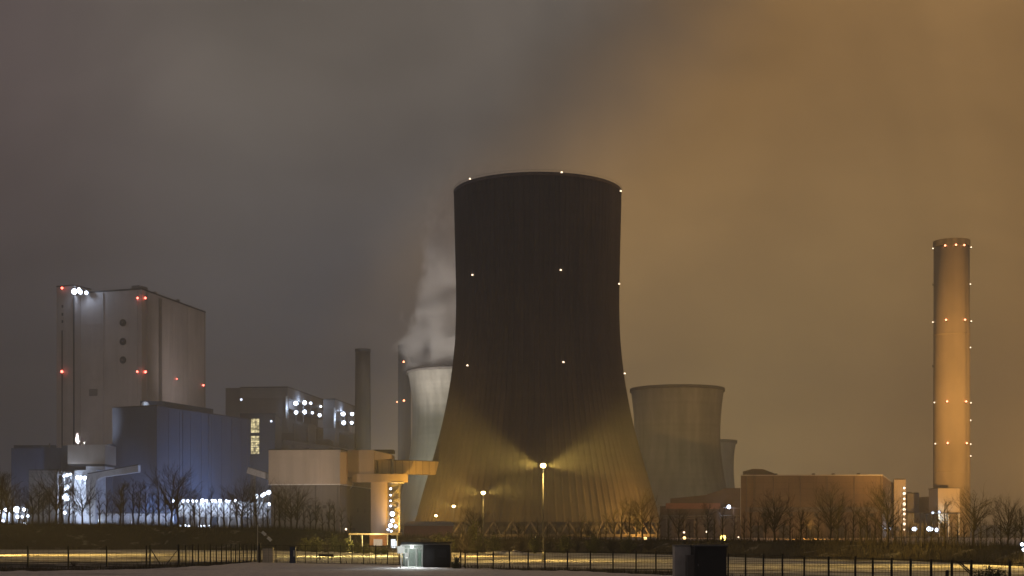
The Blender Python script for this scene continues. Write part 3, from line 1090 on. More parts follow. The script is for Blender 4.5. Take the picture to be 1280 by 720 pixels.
# small bridge stub running into the beige hall
cb = thing('conveyor_bridge', 'short pale sloping bridge running into the beige topped hall', 'conveyor bridge', W(325, 592, 770))
a, b = W(310, 588, 775), W(341, 597.5, 775)
part('bridge_wall', MB().beam(a, b, 4, 3.2), M_LIGHTC, cb)
part('bridge_roof', MB().beam((a[0], a[1], a[2] + 1.85), (b[0], b[1], b[2] + 1.85), 4.4, 0.35), M_STEEL, cb)
part('bridge_leg', MB().box(XY(318, 775)[0] - 0.5, XY(318, 775)[0] + 0.5, 774, 776, 0, a[2] - 2.4), M_STEEL, cb)


# old boiler houses far behind, with lit open floors
def old_block(label, pa, pl, pr, D, ytop, Dr, rec, lamps, lower, edge_x, group=None):
    pts = corner_box(pa, D, pl, D + 4, pr, Dr)
    P, Q, _, Lq = pts
    zt = Z(ytop, D)
    t = thing('boiler_block', label, 'building', (P[0], P[1], 0))
    ya, yb = rec
    z1, z2 = Z(yb, D), Z(ya, D)
    part('lower_wall', MB().prism(pts, 0, z1), M_GREYCLAD, t)
    ins = [along(P, Lq, 0.06), along(P, Lq, 0.06, -12), along(P, Q, 1.0, -14), along(P, Q, 1.0, -7), along(P, Q, 0.0, -7)]
    inner = [along(P, Q, 0.02, -7), along(P, Q, 1.0, -7), along(P, Q, 1.0, -20), Lq, along(P, Lq, 0.02, 0)]
    part('recess_wall', MB().prism(inner, z1, z2), M_LOWDARK, t)
    part('upper_wall', MB().prism(pts, z2, zt), M_GREYCLAD, t)
    fl = MB()
    zm = (z1 + z2) / 2
    fl.prism([along(P, Q, 0, 0.4), along(P, Q, 1, 0.4), along(P, Q, 1, -7), along(P, Q, 0, -7)], zm - 0.4, zm)
    for k in range(6):
        q = along(P, Q, k / 5.0, 0.2)
        fl.box(q[0] - 0.35, q[0] + 0.35, q[1] - 0.35, q[1] + 0.35, z1, z2)
    part('open_floor', fl, M_STEEL, t)
    parapet('roof_edge', pts, zt, 1.0, M_DARK, t)
    for bx, by in lamps:
        q = along(P, Q, at_px(P, Q, bx), 0.8)
        bulb(t, (q[0], q[1], Z(by, q[1])), 1.75 if bx < (P[0] * F / P[1] + CX) + 24 else 1.4, G_COOL)
    q = along(P, Q, 0.3, 2)
    lamp('POINT', (q[0], q[1] - 4, z2 - 3), 1.3e4, COOL, 1.0)
    q = along(P, Q, 0.02, 0.5)
    part('edge_panel', MB().box(XY(edge_x, D)[0] - 0.7, XY(edge_x, D)[0] + 0.7, D - 1.6, D - 1.0, z1, z2 + 1), M_WHITE, t)
    lamp('POINT', (XY(edge_x, D)[0] + 3, D - 4, zm), 2.5e3, COOL, 0.6)
    for (xa, xb) in lower:
        sa, sb = at_px(P, Q, xa), at_px(P, Q, xb)
        part('wall_strip', wall_box(MB(), P, Q, sa, sb, 0, z1 - 3, -0.2, 1.4), M_LOWDARK, t)
    return t, P, Lq


ob, P, Lq = old_block('old grey boiler block with eight bright lamps on its open floors', 360, 300, 405, 1250, 484.5, 1375, (497, 523),
                      [(368.5, 504), (379.5, 503.5), (387.5, 504), (400, 508), (369, 515.5), (379.5, 515), (389.5, 516), (398.5, 519)], [(366, 383), (394, 404)], 358.5)
part('side_tower', MB().prism([XY(282, 1262), XY(300, 1262), XY(301, 1290), XY(283, 1290)], 0, Z(485, 1262)), M_LOWDARK, ob)
bulb(ob, W(301.5, 499.5, 1250), 1.0, G_COOLDIM)
old_block('smaller old boiler block with four bright lamps beside the dark slim chimney', 419, 404, 446, 1290, 499.5, 1375, (511, 535),
          [(428, 517.5), (439, 517.5), (428.5, 528.5), (438.5, 528.5)], [(424, 436)], 418.5)

sd = thing('filter_block', 'stepped dark cluster of filter casings and ducts behind the beige topped hall', 'industrial plant', (*XY(395, 1120), 0))
for (a, b, yy, dd) in ((352, 368, 541, 1110), (366, 384, 552, 1100), (383, 397, 536, 1140), (396, 412, 549, 1105), (411, 431, 557, 1095), (425, 442, 543, 1135)):
    part('casing', MB().box(XY(a, dd)[0], XY(b, dd)[0], dd, dd + 24, 0, Z(yy, dd)), M_LOWDARK, sd)
    part('casing_rail', MB().box(XY(a, dd)[0], XY(b, dd)[0], dd, dd + 0.2, Z(yy, dd) + 0.9, Z(yy, dd) + 1.1), M_STEEL, sd)
part('duct', MB().tube(W(354, 556, 1092), W(440, 568, 1088), 4.0, n=12), M_GREYCLAD, sd)
part('duct', MB().tube(W(390, 534, 1130), W(390, 570, 1096), 3.0, n=12), M_GREYCLAD, sd)
ssd = thing('storage_shed', 'low bluish white lit shed glimpsed through the trunks at the navy hall foot', 'shed', (*XY(168, 805), 0))
part('wall', MB().box(XY(123, 805)[0], XY(212, 805)[0], 805, 815, 0, Z(642, 805)), M_LIGHTC, ssd)
part('roof', MB().box(XY(122.5, 805)[0], XY(212.5, 805)[0], 803.8, 815.6, Z(642, 805) + 0.003, Z(641, 805)), M_STEEL, ssd)
for bx in (128, 146, 160, 171, 188, 203):
    part('gate', MB().box(XY(bx - 3, 805)[0], XY(bx + 3, 805)[0], 804.8, 805.1, 0, 5.0), M_GREYCLAD, ssd)
    bulb(ssd, W(bx + 5, 653, 803), R.uniform(0.3, 0.6), G_COOLDIM)
for bx, pw in ((135, 500), (158, 900), (180, 1200), (203, 1600)):
    lamp('POINT', W(bx, 651, 799), pw, (0.5, 0.65, 1.0), 0.4)

# beige topped hall left of the big tower
fp = corner_box(425, 760, 339, 764, 466, 845)
Ah, Rh, Bh, Lh = fp
zm, zt = Z(605, 760), Z(562.5, 760)
zt_h = zt
ha = thing('flue_gas_hall', 'dark hall with a broad beige upper band and a duct into the huge tower', 'building', (Ah[0], Ah[1], 0))
part('lower_wall', MB().prism(fp, 0, zm), M_LOWDARK, ha)
ov = inset(fp, -2.2)
part('upper_band', MB().prism(ov, zm + 0.003, zt), M_BEIGE, ha)
parapet('roof_edge', ov, zt, 0.6, M_DARK, ha, 0.6)
part('base_trim', MB().prism(inset(fp, -2.5), zm - 0.5, zm), M_WHITE, ha)
for k in range(4):
    part('louvre', wall_box(MB(), Ah, Lh, 0.12 + k * 0.23, 0.2 + k * 0.23, Z(650, 760), Z(640, 760), -0.1, 0.2), M_DARK, ha)
part('door', wall_box(MB(), Ah, Rh, 0.3, 0.42, 0, 5, -0.1, 0.2), M_DARK, ha)
D = 772
tb = MB().prism([XY(434.5, D - 4), XY(467.5, D - 4), XY(478, D + 26), XY(444, D + 26)], Z(597, D), Z(563, D))
blk = part('duct_block', tb, M_TAN, ha)
part('ochre_strip', MB().box(XY(425.5, 757)[0], XY(433.5, 757)[0], 755, 762, Z(605, 757), Z(565.5, 757)), plain('ochre_sheet', (0.42, 0.27, 0.11)), ha)  # ochre sheet strip standing proud at the near corner of the hall
gw = MB()
pf = [(467.5, 563.5), (490, 568.5), (490, 573.5), (467.5, 575.5)]
ptsz = [(XY(a, D)[0], Z(b, D)) for a, b in pf][::-1]
n0 = len(gw.v)
for yv in (D - 3, D + 18):
    gw.v += [(a, yv, b) for a, b in ptsz]
gw.face([n0 + i for i in range(4)][::-1])
gw.face([n0 + 4 + i for i in range(4)])
for i in range(4):
    j = (i + 1) % 4
    gw.face((n0 + i, n0 + j, n0 + 4 + j, n0 + 4 + i))
part('duct_hood', gw, M_TAN, ha)
part('roof_plant', MB().box(XY(466, D)[0], XY(491, D)[0], D + 4, D + 15, Z(566, D), Z(561.5, D)), M_DARK, ha)
du = MB()
a = W(468, 583.5, D + 6)
du.beam(a, (c1[0] - 56, 800, a[2]), 9, 7.2)
duct = part('flue_duct', du, M_DUCT, ha)
part('duct_flange', MB().beam((a[0] + 8, a[1] - 0.2 + (8 / 60) * 20, a[2]), (a[0] + 9, a[1] - 0.2 + (9 / 60) * 20, a[2]), 9.8, 8.0), M_STEEL, duct)
part('duct_walkway', MB().beam((a[0], a[1] - 5.2, a[2] + 3.7), (c1[0] - 58, 793, a[2] + 3.7), 1.2, 0.3), M_DARK, duct)
part('pipe_bridge', MB().prism([XY(440, D - 6), XY(510, D - 6), XY(510, D + 4), XY(440, D + 4)], Z(603, D), Z(593, D)), M_TAN, ha)
part('stair_wall', MB().prism([XY(463.5, D - 2), XY(484.5, D - 2), XY(487, D + 20), XY(467, D + 20)], 0, Z(603, D) - 0.003), M_TAN, ha)
part('brace', MB().tube(W(488, 622, D - 3), W(503, 604, D - 3), 0.25).tube(W(437, 612, D - 8), W(443, 603, D - 8), 0.3), M_STEEL, ha)
part('bridge_soffit', MB().box(XY(490, D)[0], XY(505, D)[0], D - 6.5, D + 4, Z(604.2, D), Z(603.2, D)), M_WHITE, ha)

# stair tower with its column of lamps
stt = thing('stair_tower', 'slim steel stair tower with a column of white lamps beside the duct hall', 'stair tower', (*XY(491, 768), 0))
D = 768
f = MB()
for xx in (486, 499):
    for yv in (D, D + 8):
        f.box(XY(xx, D)[0] - 0.2, XY(xx, D)[0] + 0.2, yv - 0.2, yv + 0.2, 0, Z(604, D))
part('frame', f, M_STEEL, stt)
part('back_panel', MB().box(XY(486.2, D)[0], XY(499, D)[0], D + 8.3, D + 8.7, 0, Z(605, D)), M_GREYCLAD, stt)
for k in range(10):
    zz = 4.0 + k * 2.1
    part('flight', MB().beam((XY(486.6, D)[0], D + 4, zz - (1 if k % 2 else -1)), (XY(498.5, D)[0], D + 4, zz + (1 if k % 2 else -1)), 2.4, 0.2), M_STEEL, stt)
for bx, by, r in ((488.3, 611, 0.55), (488.3, 619, 0.55), (488.3, 626, 0.55), (488.3, 632.5, 0.55), (490.5, 642.5, 1.15), (490.5, 651, 1.05), (488, 657, 1.0), (494.5, 658, 0.85), (485, 662, 0.7), (489, 664, 0.6)):
    bulb(stt, W(bx, by, D - 1), r, G_COOL)
lamp('POINT', W(491, 640, D - 4), 1200, COOL, 0.4)
lamp('POINT', W(491, 655, D - 4), 1500, COOL, 0.4)

# pump house beneath the tower's flank
ph = thing('pump_house', 'low pinkish roofed pump house at the foot of the huge tower', 'building', (*XY(535, 700), 0))
D = 700
part('wall', MB().prism([XY(505, D), XY(566, D), XY(566, D + 14), XY(505, D + 14)], 0, Z(657.5, D)), M_BRICK, ph)
part('roof', MB().prism([XY(502, D - 1), XY(568, D - 1), XY(564, D + 15), XY(512, D + 15)], Z(657.5, D) + 0.003, 0, tops=[Z(656.5, D), Z(656.5, D), Z(651.5, D), Z(651.5, D)]), M_CONC, ph)

# ---- right half: grey-brown hall
rp = corner_box(1103, 700, 926, 704, 1121.5, 880)
Ar, Rr, Br, Lr = rp
zt = Z(594.5, 700)
rh_ = thing('machine_hall', 'wide flat roofed brown hall with a wedge shaped roof light', 'building', (Ar[0], Ar[1], 0))
part('wall', MB().prism(rp, 0, zt), M_BROWN, rh_)
parapet('roof_edge', rp, zt, 0.5, M_PIPE, rh_)
rl = MB()
pf = [(938, 594.4), (938, 587), (941, 586), (953.5, 586.3), (975, 594.4)]
ptsz = [(XY(a, 712)[0], Z(b, 712)) for a, b in pf]
n0 = len(rl.v)
for yv in (712, 735):
    rl.v += [(a, yv, b) for a, b in ptsz]
rl.face([n0 + i for i in range(5)])
rl.face([n0 + 5 + i for i in range(5)][::-1])
for i in range(5):
    j = (i + 1) % 5
    rl.face((n0 + j, n0 + i, n0 + 5 + i, n0 + 5 + j))
part('roof_light', rl, M_BROWN, rh_)
for k in range(5):
    part('gate', wall_box(MB(), Ar, Lr, 0.08 + k * 0.19, 0.16 + k * 0.19, 0, 6, -0.1, 0.15), M_DARK, rh_)
part('window_band', wall_box(MB(), Ar, Lr, 0.03, 0.97, Z(640, 700), Z(634, 700), -0.1, 0.1), M_LOWDARK, rh_)
# lower wing to its left
lw = thing('low_wing', 'low brown shed with a rising roofline joining the brown hall', 'building', (*XY(880, 690), 0))
D = 690
lwp = [((825, 633), (838, 632)), ((838.05, 623), (884, 618.5)), ((884.05, 617.5), (905, 611.5)), ((905.05, 610.3), (925.6, 610))]
for q, (a, b) in enumerate(lwp):
    part('bay', MB().prism([XY(a[0], D), XY(b[0], D), XY(b[0], D + 30), XY(a[0], D + 30)], 0, 0, tops=[Z(a[1], D), Z(b[1], D), Z(b[1], D) + 0.5, Z(a[1], D) + 0.5]), cladding('rust_cladding', (0.085, 0.065, 0.048), 4, 3) if q == 0 else MATS.get('rust_cladding'), lw)
part('brick_band', MB().box(XY(832, D)[0], XY(900, D)[0], D - 1.2, D - 0.05, Z(636, D), Z(629, D)), M_BRICK, lw)
gan = MB()
gan.beam(W(904, 634.5, D - 5), W(927, 635.5, D - 5), 0.8, 0.5)
gan.box(XY(915, D)[0] - 0.25, XY(915, D)[0] + 0.25, D - 5, D - 4.5, 0, Z(634, D))
lm = thing('floodlight_mast', 'mast with a cross arm and one white floodlight before the low brown shed', 'lamp', (*XY(915, D - 5), 0))
part('mast', gan, M_STEEL, lm)
bulb(lm, W(911, 633.5, D - 6), 0.85, G_COOL)
lamp('POINT', W(911, 635, D - 9), 500, COOL, 0.4)

# stair tower on the hall end
D = 796
rs = thing('stair_tower', 'ochre lit stair tower with a string of lamps at the brown hall end', 'stair tower', (*XY(1124, D), 0))
part('wall', MB().prism([XY(1117.5, D), XY(1132, D), XY(1129.5, D + 6), XY(1116.5, D + 6)], 0, Z(599.5, D)), M_TAN, rs)
part('roof_rail', MB().box(XY(1117.5, D)[0], XY(1132, D)[0], D, D + 0.3, Z(599.5, D), Z(598.3, D)).box(XY(1121, D)[0], XY(1126, D)[0], D + 3, D + 6, Z(599.5, D), Z(598, D)), M_DARK, rs)
for k, yy in enumerate((610, 617, 623.5, 630, 637, 642.5, 649, 655, 662)):
    bulb(rs, W(1130.3, yy, D - 1), 0.8 if k < 8 else 0.5, G_PALE)

# annexe and chimney-side filter house
D = 810
an = thing('annexe', 'dark plant annexe with a jagged roof between the stair tower and the tall chimney', 'building', (*XY(1145, D), 0))
part('dark_block', MB().box(XY(1133.5, D)[0], XY(1149, D)[0], D, D + 14, Z(641, D), Z(617, D)), M_LOWDARK, an)
part('roof_gear', MB().box(XY(1136, D)[0], XY(1140, D)[0], D + 1, D + 4, Z(617, D), Z(615, D)).box(XY(1143, D)[0], XY(1149, D)[0], D + 1, D + 6, Z(617, D), Z(615.6, D)), M_DARK, an)
part('link_block', MB().box(XY(1149.2, D)[0], XY(1178, D)[0], D - 18, D + 2, Z(641, D), Z(621.5, D)), M_BROWN, an)
part('open_bay', MB().box(XY(1134, D)[0], XY(1166, D)[0], D + 3, D + 10, 0, Z(641.2, D)), M_CONC, an)
lg = MB()
for xx in (1135, 1142, 1150, 1158, 1166):
    lg.box(XY(xx, D - 8)[0] - 0.35, XY(xx, D - 8)[0] + 0.35, D - 8, D - 7.3, 0, Z(641.2, D - 8))
part('column', lg, M_STEEL, an)
for bx, by, rx in ((1144, 661.2, 1.1), (1142, 661.4, 1.0), (1161, 661.2, 1.1), (1164, 661.4, 0.9), (1171, 662.4, 1.1)):
    bulb(an, W(bx, by, 770), rx * 1.15, G_COOL)
lamp('POINT', W(1144, 659, 766), 1200, COOL, 0.5)
lamp('POINT', W(1165, 659, 766), 1500, COOL, 0.5)
D = 770
fh = thing('filter_house', 'boxy tan filter house raised on white legs against the tall chimney', 'building', (*XY(1185, D), 0))
part('box', MB().box(XY(1172.5, D)[0], XY(1199.5, D)[0], D, D + 17, Z(640.5, D), Z(610.5, D)), M_TAN, fh)
part('roof', MB().box(XY(1172, D)[0], XY(1200, D)[0], D - 0.4, D + 17.4, Z(610.5, D) + 0.003, Z(609.7, D)), M_DARK, fh)
part('soffit', MB().box(XY(1165, D)[0], XY(1200, D)[0], D - 1, D + 16, Z(642, D), Z(640.6, D)), M_DARK, fh)
part('hopper', MB().prism([XY(1173, D + 2), XY(1186, D + 2), XY(1186, D + 12), XY(1173, D + 12)], Z(654, D), Z(642, D) - 0.003), M_LIGHTC, fh)
lg = MB()
for xx in (1174, 1186, 1199):
    lg.box(XY(xx, D)[0] - 0.3, XY(xx, D)[0] + 0.3, D + 0.2, D + 0.8, 0, Z(642, D))
lg.tube(W(1174, 655, D), W(1186, 642, D), 0.2).tube(W(1186, 655, D), W(1174, 642, D), 0.2)
part('leg_frame', lg, M_GALV, fh)
bulb(fh, W(1174, 640, D - 3), 0.9, G_COOLDIM)
bulb(fh, W(1166, 641, D - 3), 0.6, G_COOLDIM)
lamp('POINT', W(1177, 645, D - 4), 1800, (0.8, 0.95, 0.9), 0.5)


# small yard lamps on the right
def low_lamp(label, px, py, D, r, mat, cat='lamp', post_to=0.0):
    p = W(px, py, D)
    t = thing('yard_lamp', label, cat, (p[0], p[1], 0), 'small lamps in the yard')
    part('post', MB().tube((p[0], p[1] + r * 0.6, 0), (p[0], p[1] + r * 0.6, p[2] + r * 0.8), 0.08, n=6), M_DARK, t)
    part('hood', MB().box(p[0] - r * 0.9, p[0] + r * 0.9, p[1] - r * 0.3, p[1] + r * 0.8, p[2] + r * 0.85, p[2] + r * 1.15), M_DARK, t)
    part('lamp_lens', MB().ball(p, r, 10, 6), mat, t)
    return p


p = low_lamp('bright yellow glowing yard lamp just past the concrete kiosk', 904, 672.6, 300, 0.62, G_YEL)
lamp('POINT', (p[0], p[1] - 1, p[2]), 500, SODIUM, 0.3)
low_lamp('small orange yard lamp by trees at the huge tower foot', 806.5, 673, 420, 0.45, G_SODDIM)
low_lamp('orange yard lamp straight behind the pale kiosk', 855.5, 672.5, 420, 0.45, G_SODDIM)
low_lamp('tiny white yard lamp above the pale kiosk', 855, 665.5, 520, 0.36, G_PALE)
low_lamp('tiny white yard lamp above the dark hut', 883.5, 664.8, 520, 0.36, G_PALE)
low_lamp('tiny white yard lamp amid scrub by the yellow lamp', 923, 671.5, 500, 0.3, G_PALE)
low_lamp('small pale lamp on the bank above the gate fence', 432.5, 661.5, 292, 0.22, G_PALE)
low_lamp('small white lamp low on the brown hall corner', 1105.5, 661, 560, 0.4, G_COOLDIM)
low_lamp('small white lamp under the brown hall side wall', 1112.5, 661, 560, 0.4, G_COOLDIM)

# ------------------------------------------------------------------ small things on the facades
def pipes_on(parent, P, Q, shares, z0, z1, r=0.16, mat=None):
    for s_ in shares:
        part('downpipe', MB().tube((*along(P, Q, s_, r + 0.1), z0), (*along(P, Q, s_, r + 0.1), z1), r, n=6), mat or M_STEEL, parent)


def windows_on(parent, P, Q, shares, z0, z1, wid, lit=()):
    Lw = math.dist(P, Q)
    for k, s_ in enumerate(shares):
        f_ = part('window', wall_box(MB(), P, Q, s_, s_ + wid / Lw, z0, z1, -0.1, 0.12), M_LOWDARK, parent)
        part('pane', wall_box(MB(), P, Q, s_ + 0.15 / Lw, s_ + (wid - 0.15) / Lw, z0 + 0.2, z1 - 0.2, 0.123, 0.16), G_WIN if k in lit else M_DARK, f_)


def louvre_on(parent, P, Q, s0, s1, z0, z1):
    part('louvre', wall_box(MB(), P, Q, s0, s1, z0, z1, -0.1, 0.2), M_LOWDARK, parent)


def ladder_on(parent, P, Q, s_, z0, z1):
    Lw = math.dist(P, Q)
    m = MB()
    for d in (0, 0.7 / Lw):
        m.tube((*along(P, Q, s_ + d, 0.5), z0), (*along(P, Q, s_ + d, 0.5), z1), 0.07, n=4)
    z = z0
    while z < z1:
        m.tube((*along(P, Q, s_, 0.5), z), (*along(P, Q, s_ + 0.7 / Lw, 0.5), z), 0.05, n=4)
        z += 1.2
    part('ladder', m, M_STEEL, parent)


# boiler house: girts, louvres, ladders, roof gear
zb = Z(362, 1000)
for zz in (48, 84, 121, 148):
    part('girt', wall_box(MB(), A, Lf, 0.01, 0.985, zz, zz + 0.5, -0.1, 0.18), M_BOILER, bh)
    part('girt', wall_box(MB(), A, Rt, 0.01, 0.18, zz, zz + 0.5, -0.1, 0.18), M_BOILER, bh)
pipes_on(bh, A, Lf, (0.06, 0.62), 60, zb - 1, 0.3, M_BOILER)
pipes_on(bh, A, Rt, (0.07, 0.44, 0.68, 0.93), 60, zb - 1, 0.3, M_BOILER)
louvre_on(bh, A, Rt, 0.5, 0.62, 112, 119)
louvre_on(bh, A, Rt, 0.74, 0.86, 112, 119)
louvre_on(bh, A, Lf, 0.72, 0.86, 98, 103)
ladder_on(bh, A, Rt, 0.97, 60, zb + 1)
for s_, h_ in ((0.3, 3.2), (0.5, 2.2), (0.66, 4.0), (0.85, 2.6)):
    q = along(A, Rt, s_, -6)
    part('roof_fan', MB().cyl(q, 1.6, 1.6, zb, zb + h_, 12).cyl(q, 2.1, 1.2, zb + h_, zb + h_ + 0.8, 12), M_GREYCLAD, bh)
rr_ = MB()
for P_, Q_ in ((A, Lf), (A, Rt)):
    for k in range(31):
        q = along(P_, Q_, k / 30, -0.6)
        rr_.tube((*q, zb + 1.2), (*q, zb + 2.6), 0.06, n=4)
    rr_.tube((*along(P_, Q_, 0, -0.6), zb + 2.6), (*along(P_, Q_, 1, -0.6), zb + 2.6), 0.06, n=4)
part('roof_railing', rr_, M_STEEL, bh)
# navy hall: panel joints, louvres and roof fans
zh = Z(507.5, 850)
for k in range(1, 9):
    part('joint', wall_box(MB(), A2, Rt2, k / 9 - 0.001, k / 9 + 0.0012, 3, zh - 1, -0.05, 0.12), M_DARK, bl)
for s_ in (0.3, 0.62, 0.86):
    louvre_on(bl, A2, Rt2, s_, s_ + 0.07, 8, 13)
for s_ in (0.7, 0.8, 0.9):
    q = along(A2, Rt2, s_, -8)
    part('roof_fan', MB().cyl(q, 1.4, 1.4, zh, zh + 1.8, 12), M_GREYCLAD, bl)
ladder_on(bl, A2, Rt2, 0.95, 5, zh + 0.8)
# beige topped hall
pipes_on(ha, Ah, Lh, (0.03, 0.35, 0.66, 0.97), 0, zm - 0.6, 0.15)
windows_on(ha, Ah, Lh, [0.08 + 0.11 * k for k in range(8)], Z(636, 760), Z(631, 760), 2.4)
windows_on(ha, Ah, Rh, [0.12, 0.5, 0.72], Z(640, 780), Z(634, 780), 2.4)
for k in range(5):
    part('joint', wall_box(MB(), ov[0], ov[3], 0.1 + 0.19 * k, 0.1015 + 0.19 * k, zm + 0.3, zt_h, -0.05, 0.06), M_TAN, ha)
for s_ in (0.2, 0.55):
    q = along(Ah, Lh, s_, -10)
    part('roof_fan', MB().cyl(q, 1.3, 1.3, zt_h, zt_h + 1.6, 12), M_STEEL, ha)
# brown hall: windows, downpipes, roof fans, wall lamps
zr = Z(594.5, 700)
pipes_on(rh_, Ar, Lr, (0.01, 0.2, 0.39, 0.58, 0.77, 0.96), 0, zr - 0.4, 0.13)
windows_on(rh_, Ar, Lr, [0.06, 0.3, 0.45, 0.63, 0.82], Z(646, 700), Z(641, 700), 2.2)
windows_on(rh_, Ar, Rr, [0.06 + 0.1 * k for k in range(9)], Z(620, 700), Z(614, 700), 3.2)
for s_ in (0.15, 0.33, 0.47, 0.74):
    q = along(Ar, Lr, s_, -7)
    part('roof_fan', MB().cyl(q, 0.8, 0.8, zr, zr + 1.0, 12).cyl(q, 1.1, 0.6, zr + 1.0, zr + 1.4, 12), M_STEEL, rh_)
ladder_on(rh_, Ar, Lr, 0.9, 0, zr + 0.8)
# low shed: tanks, pipes and gear before it
for bx, r_, h_ in ((842, 2.2, 9), (849, 1.6, 7), (874, 2.6, 8), (896, 1.8, 12)):
    q = XY(bx, 683)
    part('silo', MB().cyl(q, r_, r_, 0, h_, 16).cyl(q, r_, 0.3, h_ + 0.003, h_ + r_ * 0.5, 16), M_DKCONC, lw)
part('pipe_rack', MB().tube(W(828, 645, 682), W(924, 645, 682), 0.35).tube(W(828, 647.5, 682), W(924, 647.5, 682), 0.25), M_STEEL, lw)
for bx in (833, 856, 868, 885, 905, 920):
    part('rack_post', MB().box(XY(bx, 682)[0] - 0.15, XY(bx, 682)[0] + 0.15, 681.8, 682.2, 0, Z(644, 682)), M_STEEL, lw)
# big tower: ladder run on the shell
for ang in (-108, -64):
    m = MB()
    ca, sa = math.cos(math.radians(ang)), math.sin(math.radians(ang))
    pr_ = [(c1[0] + (r + 1.2) * ca, c1[1] + (r + 1.2) * sa, z) for r, z in prof1]
    for a_, b_ in zip(pr_, pr_[1:]):
        m.tube(a_, b_, 0.14, n=4, caps=False)
        m.tube((a_[0] + 0.8, a_[1], a_[2]), (b_[0] + 0.8, b_[1], b_[2]), 0.14, n=4, caps=False)
    part('ladder', m, M_DARK, tw)

# ------------------------------------------------------------------ street lamps
LAMPS = [(3.94, 182.0, 12.0), (-5.0, 250.0, 10.3), (-17.4, 430.0, 10.9), (-36.4, 690.0, 10.6)]
LLAB = ['tallest looking twin sodium street lamp standing before the huge tower', 'sodium street lamp second along the road, next beyond the tallest',
        'sodium street lamp third along the road by the tower foot', 'faint sodium street lamp farthest along the road by the pump house']


def street_lamp(x, y, label, r, h=10.0):
    t = thing('street_lamp', label, 'street lamp', (x, y, 0), 'street lamps along the road')
    p = MB()
    p.cyl((x, y), 0.14, 0.14, 0, 1.2, 10)
    p.tube((x, y, 1.2), (x, y, h + 0.15), 0.085, 0.05, 8)
    part('pole', p, M_STEEL, t)
    hd = MB()
    hd.cyl((x, y), 0.5 * r + 0.1, 0.9 * r, h + 0.3, h + 0.42, 14).cyl((x, y), 0.9 * r, 0.2 * r, h + 0.42, h + 0.6, 14)
    hh = part('head', hd, M_GALV, t)
    part('lamp_lens', MB().ball((x, y, h + 0.1), r, 12, 8, 0.85), G_SOD, hh)
    for sg in (-1, 1):
        part('reflector', MB().beam((x + sg * 0.35, y, h + 0.62), (x + sg * 0.85, y, h + 0.42), 0.4, 0.06), M_DARK, t)
    return t


for (x, y, h), lb, r in zip(LAMPS, LLAB, (0.34, 0.36, 0.46, 0.6)):
    street_lamp(x, y, lb, r, h)
BEAM = [(3.0e5, 12), (1.6e5, 12), (1.5e5, 12), (0.8e5, 12)]
for (x, y, h), (pw, el), dn in zip(LAMPS, BEAM, (8000, 3500, 1500, 300)):
    for s in (-1, 1):
        src = (x + s * 0.5, y - 0.02, h - 0.05)
        lamp('SPOT', src, pw, (1.0, 0.60, 0.11), 0.15, aim=(x + s * 10, y + 1.5, h + 10 * math.tan(math.radians(el + 1))), angle=74, blend=1.0)
        lamp('SPOT', src, dn, (1.0, 0.62, 0.15), 0.15, aim=(x + s * 8, y + 3, 0), angle=130, blend=0.9)
# two added lamps, unseen outside the frame, put in to brighten the road strips
for (x, y, lb) in ((-88.0, 222.0, 'added unseen street lamp beyond the picture edge lighting the road by the long bank'), (72.0, 160.0, 'added unseen street lamp beyond the picture edge lighting the road by the wire fence')):
    street_lamp(x, y, lb, 0.3)
    sx_ = 1 if x < 0 else -1
    ay = y + 4 if x < 0 else y - 12
    lamp('SPOT', (x, y, 9.4), 0.75e5, (1.0, 0.62, 0.15), 0.2, aim=(x + sx_ * 24, ay, 0), angle=100, blend=1.0)
    lamp('SPOT', (x, y, 9.4), 1.25e5, (1.0, 0.62, 0.15), 0.2, aim=(x + sx_ * 52, ay + (4 if x > 0 else 2), 0), angle=52, blend=1.0)

# ------------------------------------------------------------------ plant floodlighting
# sodium lamps round the huge tower's foot
YEL = (1.0, 0.51, 0.07)
for (x, y, z, pw, c, ax, ay) in ((-60, 748, 6, 1.6e5, YEL, -44, 778), (-40, 726, 5, 5.5e4, YEL, -34, 765), (0, 716, 5, 4.0e4, YEL, 0, 755), (46, 726, 5, 4e4, (1.0, 0.52, 0.09), 38, 765), (86, 752, 6, 1.9e5, (1.0, 0.46, 0.08), 52, 785)):
    lamp('SPOT', (x, y, z), pw, c, 0.6, aim=(ax, ay, 20), angle=115, blend=1.0)
# inside glow of the air inlet
for a in (-150, -120, -90, -60, -30):
    lamp('POINT', (c1[0] + 60 * math.cos(math.radians(a)), c1[1] + 60 * math.sin(math.radians(a)), 3), 3000, (1.0, 0.36, 0.08), 0.5)
# floodlights on the pale cooling tower, the chimney and the beige hall
lamp('SPOT', W(520, 655, 960), 3.6e5, (0.92, 1.0, 0.82), 1.0, aim=W(565, 540, 1150), angle=60, blend=1.0)
lamp('SPOT', W(470, 655, 1050), 2.5e5, (0.95, 1.0, 0.85), 1.0, aim=W(540, 530, 1150), angle=60, blend=1.0)
lamp('SPOT', W(455, 640, 1030), 2.3e6, (1.0, 0.88, 0.78), 1.0, aim=W(548, 360, 1180), angle=40, blend=1.0)  # added spot without a fixture, put in to brighten the steam
lamp('SPOT', W(915, 655, 1480), 3.0e5, (1.0, 0.85, 0.55), 1.0, aim=W(895, 590, 1690), angle=60, blend=1.0)  # added spot, no known lamp, lightens the distant cooling tower
lamp('SPOT', W(1400, 655, 560), 3.8e6, (1.0, 0.50, 0.12), 1.0, aim=W(1192, 320, 800), angle=85, blend=1.0)
lamp('SPOT', W(1250, 655, 720), 2.5e4, (1.0, 0.5, 0.1), 1.0, aim=W(1196, 600, 795), angle=75, blend=1.0)
